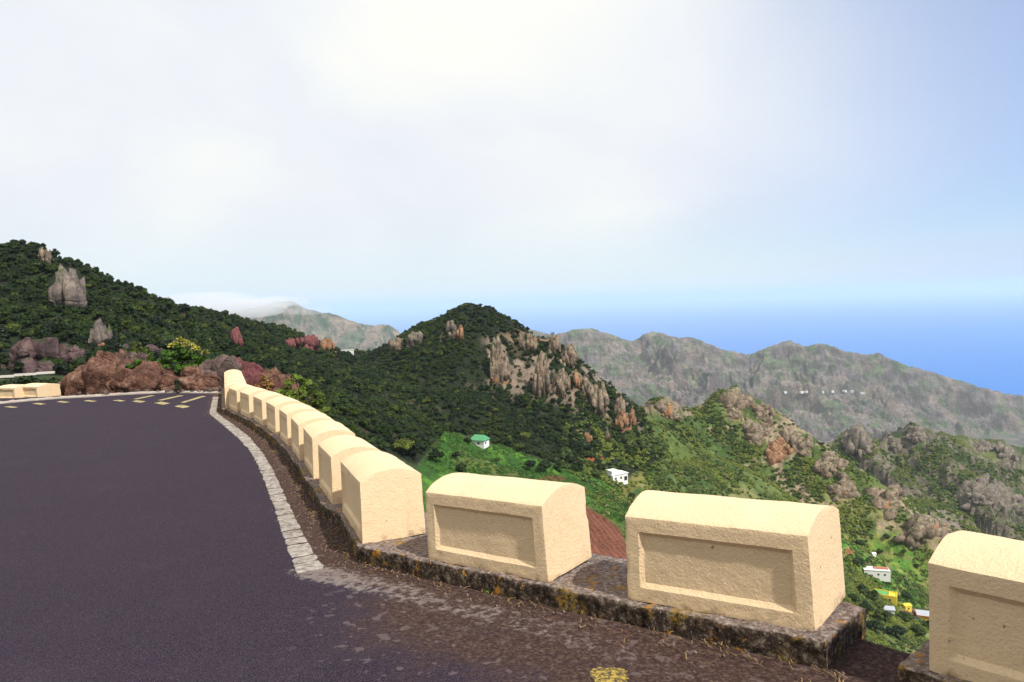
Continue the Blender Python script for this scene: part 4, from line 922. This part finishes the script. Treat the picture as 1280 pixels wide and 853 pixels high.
def zone(u, v):
    where = None
    if u < 300 and v < 470:
        line = np.interp(u, [0, 30, 60, 100, 150, 200, 250, 300], [305, 301, 318, 340, 362, 375, 385, 398])
        if v-line < 14: where = ('on the skyline left of the small pale rock' if u < 46 else 'on the skyline above the large grey crag' if u < 110 else 'on the skyline where the left hill slopes down' if u < 200 else 'on the low skyline at the end of the left hill')
        elif u < 46 and v < 400: where = 'in the forest left of the large grey crag'
        elif u < 140 and v < 400: where = 'in the forest just right of the large grey crag'
        elif u < 120: where = 'above the purple rock cutting on the far left'
        elif u < 210: where = 'in the forest right of the leaning grey rock'
        else: where = 'in the forest behind the yellow tipped bush'
        return ('dark evergreen tree '+where, 'evergreens '+where)
    if u < 480:
        where = 'beside the reddish banks under the saddle' if v < 445 else 'on the slope just over the crimson rock' if u < 380 else 'on the wooded slope over the curved block row' if v < 520 else 'low on the slope beside the meadow end'
        return ('dark evergreen tree '+where, 'evergreens '+where)
    where = 'on the summit dome of the dark peak' if v < 410 else 'among the pale crags of the dark peak' if (u > 600 and v < 510) else 'high on the left flank of the dark peak' if v < 470 else 'on the lower flank of the peak above the meadow'
    return ('dark evergreen tree '+where, 'evergreens '+where)
tproto = [None]*6
for n_, k in enumerate(big):
    q = n_ % 6; lab, grp = zone(u[k], v[k])
    o = empty('evergreen_tree', (x[k], y[k], z[k]-.15*sc_[k]), rng.uniform(0, 6.28)); s = float(sc_[k]); o.scale = (s, s, s*rng.uniform(.85, 1.2))
    tag(o, lab, 'tree', grp); link('crown', crowns[q], parent=o); link('trunk', trunks[q % 3], parent=o)
# sources for the mass: six complete little trees
def joined(name, cm, tm_, m2=None):
    a = np.zeros(len(cm.vertices)*3, np.float32); cm.vertices.foreach_get('co', a); b = np.zeros(len(tm_.vertices)*3, np.float32); tm_.vertices.foreach_get('co', b)
    V = np.concatenate([a.reshape(-1, 3), b.reshape(-1, 3)]); fs = [tuple(p.vertices) for p in cm.polygons]; n = len(cm.vertices); f2 = [tuple(i+n for i in p.vertices) for p in tm_.polygons]
    me = pymesh(name, V, fs+f2); me.materials.append(cm.materials[0]); me.materials.append(BARK); me.polygons.foreach_set('material_index', [0]*len(fs)+[1]*len(f2)); return me
def scatter(name, srccol, srcs, pts, scales, label, seed):
    me = bpy.data.meshes.new(name); me.vertices.add(len(pts)); me.vertices.foreach_set('co', np.asarray(pts, np.float32).ravel())
    for an, arr in (('sc', scales), ('rot', rng.uniform(0, 6.28, len(pts)))):
        a = me.attributes.new(an, 'FLOAT', 'POINT'); a.data.foreach_set('value', np.asarray(arr, np.float32))
    a = me.attributes.new('pick', 'INT', 'POINT'); a.data.foreach_set('value', rng.integers(0, len(srcs), len(pts)).astype(np.int32))
    o = bpy.data.objects.new(name, me); COL.objects.link(o); tag(o, label, kind='stuff')
    ng = bpy.data.node_groups.new(name, 'GeometryNodeTree'); ng.interface.new_socket('Geometry', in_out='INPUT', socket_type='NodeSocketGeometry'); ng.interface.new_socket('Geometry', in_out='OUTPUT', socket_type='NodeSocketGeometry')
    t = NT(ng); gi = t.n.new('NodeGroupInput'); go = t.n.new('NodeGroupOutput')
    ci = t.n.new('GeometryNodeCollectionInfo'); ci.inputs['Collection'].default_value = srccol; ci.inputs['Separate Children'].default_value = True; ci.inputs['Reset Children'].default_value = True
    def na(nm, ty): q = t.n.new('GeometryNodeInputNamedAttribute'); q.data_type = ty; q.inputs[0].default_value = nm; return q.outputs[0]
    cr = t.n.new('ShaderNodeCombineXYZ'); t.l.new(na('rot', 'FLOAT'), cr.inputs[2])
    ip = t.n.new('GeometryNodeInstanceOnPoints'); t.l.new(gi.outputs[0], ip.inputs['Points']); t.l.new(ci.outputs[0], ip.inputs['Instance']); ip.inputs['Pick Instance'].default_value = True
    t.l.new(na('pick', 'INT'), ip.inputs['Instance Index']); t.l.new(cr.outputs[0], ip.inputs['Rotation']); t.l.new(na('sc', 'FLOAT'), ip.inputs['Scale']); t.l.new(ip.outputs[0], go.inputs[0])
    m = o.modifiers.new('scatter', 'NODES'); m.node_group = ng; return o
def put_sources(col_, meshes, name, pts, scs, lab, cat, grp):
    for me, p, s in zip(meshes, pts, scs):
        o = bpy.data.objects.new(name, me); col_.objects.link(o); o.location = p; o.scale = (s, s, s); tag(o, lab, cat, grp)
ri = np.where(rest)[0]; vi = ri[np.argsort(-size_px[ri])][:6]; rest[vi] = False
put_sources(src, [joined('evergreen_tree', crowns[q], trunks[q % 3]) for q in range(6)], 'evergreen_tree', [(x[k], y[k], z[k]-.15*sc_[k]) for k in vi], [float(sc_[k]) for k in vi], *('small dark evergreen tree in the unbroken forest of the slopes', 'tree', 'small evergreens of the slopes'))
scatter('forest', src, range(6), np.stack([x, y, z-.15*sc_], 1)[rest], sc_[rest], 'dark laurel forest covering the slopes and the peak', 1)

# scrub on the open middle ridge, valley and the meadow edges
x, y, z, i0, j = sample(170000, 150, 1000, 4, 40.9); u, v = proj(x, y, z)
D4 = sdist(u, v, np.array(forest_px, float)); C_rk = rk[i0, j]
dd_ = fbm(x/18, y/18, 91, 3); pr = np.clip(.36+2.8*(dd_-.42), 0.10, .9)*np.interp(np.hypot(x, y), [560, 700], [1, .5])*np.where(C_rk > .5, .3, 1)*np.where(DV[i0, j] < 0, .28, 1)*np.where(DG[i0, j] < 2, .12, 1)*np.where(GCD[i0, j] < 12, .45, 1)
keep = ((D4 > -3) | (rng.uniform(0, 1, len(x)) < sstep(650, 790, u+(v-520)*.6)*sstep(480, 545, v))) & (rng.uniform(0, 1, len(x)) < pr) & (DFI[i0, j] > 2) & rockfree(u, v, 0) & (sdist(x, y, plate) > 60)
x, y, z, i0, j, u, v = (a[keep] for a in (x, y, z, i0, j, u, v)); s_ = (.55+.9*fbm(x/30, y/30, 92, 2)*rng.uniform(.5, 1.4, len(x))).clip(.4, 1.8)*np.interp(u, [800, 900, 1100], [2.0, 1.6, 1.5])*np.interp(np.hypot(x, y), [600, 1000], [1, 1.7])
print('scrub', len(x))
vis = (z+s_)/np.hypot(x, y) > CM[i0, np.maximum(j-1, 0)]; sp_ = np.where(vis & (u > 800) & (u < 1150) & (v < 640), s_/np.hypot(x, y), 0); o4 = np.argsort(-sp_)[:4]
rest = np.ones(len(x), bool); rest[o4] = False
put_sources(src2, scr, 'scrub_bush', [(x[k], y[k], z[k]-.1) for k in o4], [float(s_[k]) for k in o4], 'rounded light green scrub bush on the open middle ridge', 'bush', 'scrub bushes of the open ridge')
scatter('scrub', src2, range(4), np.stack([x, y, z-.1*s_], 1)[rest], s_[rest], 'light green scrub dotting the open slopes', 2)
# darker single trees round the meadow and the village
grove = [(662, 586, 3.2), (680, 589, 3.6), (700, 588, 3.0), (722, 590, 3.6), (738, 586, 3.4), (713, 580, 3.4), (745, 596, 2.6), (577, 590, 2.4), (545, 575, 2.6), (520, 572, 3.2), (505, 566, 3.4), (570, 572, 2.0), (620, 578, 1.8), (585, 553, 2.0), (620, 553, 1.9), (636, 556, 2.4), (650, 563, 3.0), (790, 622, 2.0), (815, 618, 2.6),
         (1073, 706, 3.4), (1078, 742, 3.6), (1090, 750, 3.6), (1068, 752, 3.2), (1120, 752, 3.2), (1134, 748, 3.0), (1100, 762, 3.4), (1082, 765, 3.6), (1110, 778, 3.8), (1132, 776, 3.6), (1094, 790, 4.0), (1120, 796, 4.0), (1148, 794, 3.8), (1162, 786, 3.2), (1098, 775, 3.2), (1130, 690, 1.8), (1146, 708, 2.0), (1100, 690, 2.4), (1075, 680, 2.8), (1120, 676, 2.6), (1138, 678, 2.6), (1108, 672, 2.6)]
for n_, (a, b, s) in enumerate(grove):
    p = hit(a, b+2); vill = a > 1000
    o = empty('evergreen_tree', p, n_*1.7); o.scale = (s, s, s*.9)
    if vill: wh = ('left of the long white house' if a < 1080 and b < 720 else 'left of the yellow building' if a < 1092 and b < 760 else 'between the yellow building and the ochre house' if b < 760 and b > 740 else 'on the slope above the long white house' if b < 740 else 'in the dark grove below the grey shed')
    else: wh = ('at the upper left edge of the green meadow' if a < 560 else 'out on the open green meadow near the green roofed house' if a < 640 else 'in the dark clump left of the white flat roofed house' if a < 760 else 'below the white flat roofed house')
    tag(o, 'dark bushy tree '+wh, 'tree', 'bushy trees '+wh)
    link('crown', crowns[n_ % 6], parent=o); link('trunk', trunks[n_ % 3], parent=o)
# meadow plants: low leafy clumps
def clump(seed, m): 
    V, Q_ = leaf_cloud(np.array([[0, 0, 0], [.5, .2, 0], [-.4, .4, -.05]], float), np.array([.6, .45, .5]), 90, .16, seed); me = npmesh('meadow_clump', V, Q_); me.materials.append(m); return me
L_MEAD = m_leaf('meadow_leaves', (.030, .090, .010), (.075, .18, .016), (.13, .16, .03))
src3 = bpy.data.collections.new('meadow_kinds'); COL.children.link(src3)
mx_, my_, mz_, i0, j = sample(60000, 190, 430, -12, 38); mu, mv = proj(mx_, my_, mz_)
keep = ((DG[i0, j] < 2) | (DV[i0, j] < 0)) & (DFI[i0, j] > .5) & (rng.uniform(0, 1, len(mx_)) < .45)
mp = np.stack([mx_, my_, mz_], 1)[keep]; ms_ = rng.uniform(.5, 1.5, len(mp)); ms_ *= np.where(fbm(mp[:, 0]/12, mp[:, 1]/12, 99, 2) > .5, 1.2, .7)
print('meadow', len(mp))
put_sources(src3, [clump(s, L_MEAD) for s in (1, 2, 3)], 'meadow_plant', mp[:3], ms_[:3], 'low bright green plant clump of the meadow', 'plant', 'plant clumps of the meadow')
scatter('meadow_cover', src3, range(3), mp[3:], ms_[3:], 'bright green low growth of the meadow and terraces', 3)

# ------------------------------------------------------------------ near bushes
def stems(paths, r=.008):
    V, Fq = [], []
    for pts in paths:
        for i in range(len(pts)-1):
            a, b = Vector(pts[i]), Vector(pts[i+1]); ax = (b-a).normalized(); s = ax.orthogonal().normalized(); t_ = ax.cross(s); n = len(V)
            for p in (a, b):
                for k in range(4): an = k*1.5708; V.append(tuple(p+(s*math.cos(an)+t_*math.sin(an))*r))
            for k in range(4): Fq.append((n+k, n+(k+1) % 4, n+4+(k+1) % 4, n+4+k))
    return V, Fq
def bush(name, base, spec, label, leaf=.05, nl=3000, leafm=L_BUSH, yel=None, seed=1, stemk=14):
    r = np.random.default_rng(seed); o = empty(name, base); tag(o, label, 'bush'); C_ = np.array([s[:3] for s in spec], float); R_ = np.array([s[3] for s in spec], float)
    # fine sub clumps
    cs, rs_ = [], []
    for c, ra in zip(C_, R_):
        for _ in range(9): d = r.normal(size=3); d /= np.linalg.norm(d); cs.append(c+d*ra*r.uniform(.4, .9)); rs_.append(ra*r.uniform(.25, .45))
    cs = np.array(cs); rs_ = np.array(rs_); V, Q_ = leaf_cloud(cs, rs_, nl, leaf, seed)
    me = npmesh('foliage', V, Q_); me.materials.append(leafm); link('foliage', me, parent=o)
    if yel:
        V, Q_ = leaf_cloud(np.array([s[:3] for s in yel]), np.array([s[3] for s in yel]), yel[0][4], leaf*.9, seed+5); me = npmesh('yellow_foliage', V, Q_); me.materials.append(L_YEL); link('yellow_foliage', me, parent=o)
    ps = []
    for k in range(stemk):
        e = cs[r.integers(len(cs))]; m_ = e*.5+r.normal(0, .06, 3); ps.append([(0, 0, -.2), tuple(m_), tuple(e*1.02)])
    V, Fq = stems(ps, .012); link('stem', pymesh('stem', V, Fq), BARK, o); return o
def px2m(u, v, d): return P3(u, v, d)
b0 = P3(228, 462, 21.6)
def rel(u, v, dy, r, *e): q = P3(u, v, 21.6)-b0; return (q[0], dy, q[2], r, *e)
bush('leafy_bush', b0, [rel(212, 442, 0, .30), rel(225, 446, .1, .36), rel(240, 448, 0, .30), rel(252, 452, .1, .22), rel(206, 456, -.1, .22), rel(222, 434, 0, .20), rel(262, 450, 0, .14), rel(214, 460, -.3, .2), rel(230, 461, -.3, .2), rel(246, 460, -.3, .18), rel(200, 462, -.3, .12)],
     'leafy bush with yellow tips growing on the roadside boulders', .045, 5200, L_BUSH, [rel(226, 430, 0, .22, 420), rel(236, 434, 0, .22, 1), rel(218, 434, -.1, .16, 1), rel(246, 438, -.1, .16, 1), rel(260, 442, -.2, .14, 1)], 5)
b0 = P3(180, 460, 20.9)
def rel(u, v, dy, r, *e): q = P3(u, v, 20.9)-b0; return (q[0], dy, q[2], r, *e)
bush('low_weed', b0, [rel(172, 456, 0, .16), rel(160, 461, 0, .14), rel(150, 464, 0, .12), rel(186, 450, .1, .10), rel(187, 444, .1, .07)], 'low green weeds in the hollow between the brown boulders', .04, 1600, L_BUSH, None, 8)
b0 = P3(221, 486, 19.9)
def rel(u, v, dy, r, *e): q = P3(u, v, 19.9)-b0; return (q[0], dy, q[2], r, *e)
bush('low_weed', b0, [rel(221, 478, 0, .09), rel(222, 485, 0, .09)], 'dark weed hanging in the cleft between two boulders', .035, 900, m_leaf('dark_weed', (.03, .07, .025), (.04, .08, .03)), None, 9)
b0 = P3(375, 520, 15.0)
def rel(u, v, dy, r, *e): q = P3(u, v, 15.0)-b0; return (q[0], dy, q[2], r, *e)
L_OL = m_leaf('olive_leaves', (.11, .16, .018), (.16, .20, .03), None, .5, 4.0)
bush('roadside_shrub', b0, [rel(352, 486, .3, .16), rel(368, 484, .2, .22), rel(384, 492, .2, .24), rel(372, 497, 0, .24), rel(398, 500, .1, .20), rel(346, 492, 0, .14), rel(388, 508, 0, .22), rel(404, 514, 0, .14), rel(360, 500, 0, .22), rel(375, 515, 0, .3)],
     'yellow green twiggy shrub behind the curved block row', .036, 4600, L_OL, None, 12, 40)
b0 = P3(336, 480, 21.0)
def rel(u, v, dy, r, *e): q = P3(u, v, 21.0)-b0; return (q[0], dy, q[2], r, *e)
bush('dry_shrub', b0, [rel(330, 474, -.2, .16), rel(338, 480, -.2, .18), rel(326, 484, -.3, .14)], 'orange brown dry shrub on the crimson rock', .04, 700, m_leaf('orange_dry_leaves', (.22, .12, .03), (.30, .2, .04)), None, 14)
for i, (a, b, s) in enumerate([(2, 478, 1.0), (20, 476, .9), (40, 478, 1.0), (58, 484, 1.1), (66, 476, .9), (8, 486, .8), (48, 487, .8), (30, 486, .7)]):
    p = P3(a, b, 30.0); o = empty('dark_shrub', (p[0], p[1], p[2]-.9*s), i); o.scale = (.75*s, .75*s, .7*s); link('crown', crowns[i % 6], parent=o); link('trunk', trunks[i % 3], parent=o)
    tag(o, 'dark green shrub growing behind the far left cream blocks', 'bush', 'dark shrubs behind the far left blocks')
# low pale wall of the lower road on the left
v, f = [], []
pa, pb = P3(-260, 488, 111), P3(-2, 468.5, 112); pts = [pa, P3(-60, 473, 112), P3(0, 468, 112.5), P3(18, 465.8, 113), P3(45, 463.5, 114), P3(68, 461.6, 115)]
for a, b in zip(pts[:-1], pts[1:]): m_ = (a+b)/2; e = b-a; box(v, f, (m_[0], m_[1], m_[2]-.5), (np.hypot(e[0], e[1])*1.01, .5, .36), math.atan2(e[1], e[0]))
tag(link('low_wall', pymesh('low_wall', v, f), flat('whitewash', (.62, .56, .50), .9)), 'low pale wall of the lower road under the purple cutting', 'wall')

# ------------------------------------------------------------------ houses
WHITE = flat('white_wall', (.80, .79, .76), .9, .06, 1.0); YEL = flat('yellow_wall', (.78, .60, .07), .9, .08, 1.0); OCH = flat('ochre_wall', (.70, .40, .06), .9, .08, 1.0)
GRN = flat('green_roof', (.09, .30, .14), .8, .3, .6); GRN2 = flat('green_court', (.12, .36, .12), .8, .2, .6); RED = flat('red_tiles', (.42, .16, .10), .8, .3, 2.0); GREY = flat('grey_roof', (.42, .44, .48), .7, .2, 1.0)
DARKG = flat('dark_glass', (.03, .035, .04), .3, .1); GDOOR = flat('green_paint', (.05, .25, .08), .6, .1); PALER = flat('pale_roof', (.66, .64, .62), .85, .12, 1.0)
def part(nm, bl, m, par):
    v, f = [], []
    for c, s in bl: box(v, f, c, s)
    return link(nm, pymesh(nm, v, f), m, par)
def gable(nm, w_, d_, h0, rise, m, par, over=.3, hip=0.0):
    a, b = w_/2+over, d_/2+over; v = [(-a, -b, h0), (a, -b, h0), (a, b, h0), (-a, b, h0), (-a+hip, 0, h0+rise), (a-hip, 0, h0+rise)]
    v += [(p[0], p[1], p[2]-.15) for p in v[:4]]
    f = [(0, 1, 5, 4), (2, 3, 4, 5), (1, 2, 5), (3, 0, 4), (0, 6, 7, 1), (1, 7, 8, 2), (2, 8, 9, 3), (3, 9, 6, 0), (9, 8, 7, 6)]
    return link(nm, pymesh(nm, v, f), m, par)
def windows(par, lst, m=DARKG, nm='window'):
    for c, s in lst: part(nm, [(c, s)], m, par)
def house_at(name, u, v, rz, label):
    p = hit(u, v); o = empty(name, (p[0], p[1], p[2]-.3), rz); tag(o, label, 'house'); return o
h = house_at('small_house', 600, 556, -.45, 'small white house with a green hipped roof at the top of the meadow')
part('wall', [((0, 0, .9), (6.2, 4.6, 3.4))], WHITE, h); gable('roof', 6.2, 4.6, 2.6, 1.9, GRN, h, .4, 1.2); windows(h, [((3.12, -.8, 1.4), (.08, .8, .8)), ((.6, -2.33, 1.4), (.9, .08, .8))])
h = house_at('white_house', 771, 601, .5, 'white flat roofed house with dark porch beside the terraced plots')
part('wall', [((0, 0, 1.2), (8.5, 5.5, 5))], WHITE, h); part('upper_room', [((-2.0, .4, 4.6), (4.0, 4.2, 1.8))], WHITE, h); part('roof_slab', [((1.0, 0, 3.85), (7.6, 5.9, .25))], PALER, h)
windows(h, [((3.0, -2.8, 1.6), (1.6, .12, 1.8)), ((.4, -2.8, 2.2), (.9, .1, .9)), ((-2.6, -2.8, 2.2), (.9, .1, .9)), ((4.28, .5, 2.0), (.1, 1.2, 1.2))])
h = house_at('white_house', 1095, 720, -.25, 'long white house with red edged roof and green door at lower right')
part('wall', [((0, 0, 1.3), (12.5, 5.5, 5.6))], WHITE, h); part('roof_slab', [((0, 0, 4.2), (12.9, 5.9, .2))], PALER, h); part('tile_edge', [((2.4, .6, 4.5), (7.0, 2.6, .35))], RED, h)
windows(h, [((.5, -2.8, 2.2), (.9, .1, .9)), ((3.6, -2.8, 2.2), (.9, .1, .9))]); windows(h, [((-5.2, -2.8, 1.6), (1.1, .1, 2.4))], GDOOR, 'door')
h = house_at('yellow_house', 1107, 750, -.55, 'yellow building with a green roof terrace in the village')
part('wall', [((0, 0, 1.2), (10, 6, 4.5))], YEL, h); part('parapet', [((0, -2.85, 3.7), (10, .3, .6)), ((0, 2.85, 3.7), (10, .3, .6)), ((-4.85, 0, 3.7), (.3, 5.4, .6)), ((4.85, 0, 3.7), (.3, 5.4, .6)), ((1.5, 0, 3.7), (.3, 5.4, .6))], YEL, h); part('green_terrace', [((-1.6, 0, 3.52), (6.0, 5.2, .08))], GRN2, h); windows(h, [((-2, -3.05, 1.8), (1, .1, 1)), ((2, -3.05, 1.8), (1, .1, 1))])
h = house_at('yellow_house', 1160, 778, -.4, 'ochre house with a flat greenish roof partly behind the nearest block')
part('wall', [((0, 0, 1.6), (10, 7, 5.6))], OCH, h); part('roof_slab', [((0, 0, 4.5), (10.4, 7.4, .2))], GREY, h); part('eave', [((0, -3.75, 4.6), (10.5, .2, .5)), ((-5.25, 0, 4.6), (.2, 7.3, .5))], RED, h); windows(h, [((-2.5, -3.56, 2.2), (1.2, .1, 1.2)), ((.8, -3.56, 2.2), (1.2, .1, 1.2))])
h = house_at('shed', 1107, 764, -.3, 'grey sheet roofed shed below the yellow building'); h['category'] = 'shed'
part('wall', [((0, 0, .6), (6.5, 4, 2.6))], WHITE, h); gable('roof', 6.5, 4, 1.95, .7, GREY, h, .4)
h = house_at('yellow_house', 1133, 762, .2, 'tiny bright yellow outbuilding right of the grey shed')
part('wall', [((0, 0, 1.0), (3.6, 3, 3.6))], YEL, h); gable('roof', 3.6, 3, 2.8, .6, YEL, h, .2); windows(h, [((0, -1.53, 1.4), (.8, .08, .9))])
h = house_at('small_hut', 1092, 695, .1, 'tiny white hut above the long white house'); part('wall', [((0, 0, .6), (2.2, 1.8, 2.2))], WHITE, h); gable('roof', 2.2, 1.8, 1.7, .8, WHITE, h, .2)
h = house_at('small_hut', 433, 443, .1, 'tiny pale building on the saddle left of the peak'); part('wall', [((0, 0, 1.2), (9, 4, 3.2))], WHITE, h); part('roof_slab', [((0, 0, 2.9), (9.4, 4.4, .2))], PALER, h)
for i, (a, b, s) in enumerate([(981, 492, 9), (1002, 492, 18), (1007, 491.5, 12), (1028, 492, 12), (1040, 491, 9), (1055, 490.5, 14), (1064, 491, 10), (1077, 493, 16)]):
    p = hit(a, b); o = empty('far_house', (p[0], p[1]-6, p[2]+1), i*.4); tag(o, 'tiny white house in the row halfway up the distant range', 'house', 'white houses in a row on the distant range')
    part('wall', [((0, 0, 4), (s*1.1, 9, 9))], WHITE, o); part('roof', [((0, 0, 8.7), (s*1.1+1, 10, .5))], PALER, o)
# parked car in the yard
p = hit(1144, 775); c = empty('parked_car', (p[0], p[1], p[2]-.05), -.9); tag(c, 'small dark car parked in the reddish yard of the village', 'car')
v = []; prof = [(-2.0, .35), (-2.0, .8), (-1.3, .95), (-.8, 1.4), (.9, 1.42), (1.5, .98), (2.05, .85), (2.05, .35)]
for s_y in (-.8, .8): v += [(a, s_y*(1 if b < 1.1 else .82), b) for a, b in prof]
f = [tuple(range(8))[::-1], tuple(range(8, 16))]+[(i, (i+1) % 8, 8+(i+1) % 8, 8+i) for i in range(8)]
link('body', pymesh('body', v, f), flat('dark_car_paint', (.03, .03, .04), .3, .1), c); part('windscreen', [((-1.06, 0, 1.18), (.12, 1.2, .32))], DARKG, c)
wv, wf = [], []
for k in range(12): a = k/12*6.283; wv += [(math.cos(a)*.33, -.1, math.sin(a)*.33), (math.cos(a)*.33, .1, math.sin(a)*.33)]
wf = [(2*k, 2*((k+1) % 12), 2*((k+1) % 12)+1, 2*k+1) for k in range(12)]+[tuple(2*k for k in range(12))[::-1], tuple(2*k+1 for k in range(12))]
wm = pymesh('wheel', wv, wf); wm.materials.append(flat('tyre', (.02, .02, .02)))
for a, b in ((-1.3, -.78), (-1.3, .78), (1.3, -.78), (1.3, .78)): q = link('wheel', wm, parent=c); q.location = (a, b, .33)

# ------------------------------------------------------------------ dry grass litter along the kerb foot
V, Fq = [], []
kfd = dens(np.vstack([kfl[:2], kf]), .02)
for n_ in range(1700):
    k = min(int(abs(rng.normal(0, 1))*len(kfd)*.33), len(kfd)-1) if n_ % 2 else rng.integers(len(kfd)); q = kfd[k]
    T = kfd[min(k+1, len(kfd)-1)]-kfd[max(k-1, 0)]; T /= np.linalg.norm(T)+1e-9; N = np.array([-T[1], T[0]]); N = N if (N@np.array([-1, -.4])) > 0 else -N
    p = q+N*(.02+abs(rng.normal(0, .09))); a = math.atan2(T[1], T[0])+rng.normal(0, .7); L = rng.uniform(.02, .085); d = np.array([math.cos(a), math.sin(a)]); w_ = rng.uniform(.0008, .0018); m_ = np.array([-d[1], d[0]])
    z = float(gr(p[1]))+.008+rng.uniform(0, .012); n = len(V); bend = rng.normal(0, .2)*L
    for t_, hz in ((0, 0), (.5, .006), (1, 0)):
        c_ = p+d*L*t_+m_*bend*(t_*(1-t_)*4); V += [(c_[0]-m_[0]*w_, c_[1]-m_[1]*w_, z+hz), (c_[0]+m_[0]*w_, c_[1]+m_[1]*w_, z+hz+.001)]
    Fq += [(n, n+1, n+3, n+2), (n+2, n+3, n+5, n+4)]
tag(link('dry_grass_litter', pymesh('dry_grass_litter', V, Fq), DRYM), 'dry straw and needles lying along the foot of the kerb', kind='stuff')
# grit
g3 = rock_mesh(77, 2, .3); V0 = np.array([q.co[:] for q in g3.vertices]); F0 = np.array([list(p.vertices) for p in g3.polygons]); vs, fs = [], []
for n_ in range(420):
    k = rng.integers(len(kfd)); q = kfd[k]; p = q+np.array([-1, -.6])*abs(rng.normal(0, .12))+rng.normal(0, .03, 2); s = rng.uniform(.003, .010) if q[1] < 6 else .008
    vs.append(V0*s+np.array([p[0], p[1], float(gr(p[1]))+s*.6+.004])); fs.append(F0+n_*len(V0))
gm_ = npmesh('grit', np.concatenate(vs), np.concatenate(fs)); gm_.materials.append(flat('grit', (.20, .15, .12), .9, .5, 40)); tag(link('grit', gm_), 'loose grit lying along the kerb', kind='stuff')
# tiny weed at the kerb foot
p = on(610, 741, gr); V, Q_ = leaf_cloud(np.array([[0, 0, .01]]), np.array([.022]), 26, .009, 3); me = npmesh('weed', V, Q_); me.materials.append(L_BUSH); o = link('weed', me); o.location = p; tag(o, 'tiny green weed sprouting at the foot of the kerb', 'weed')
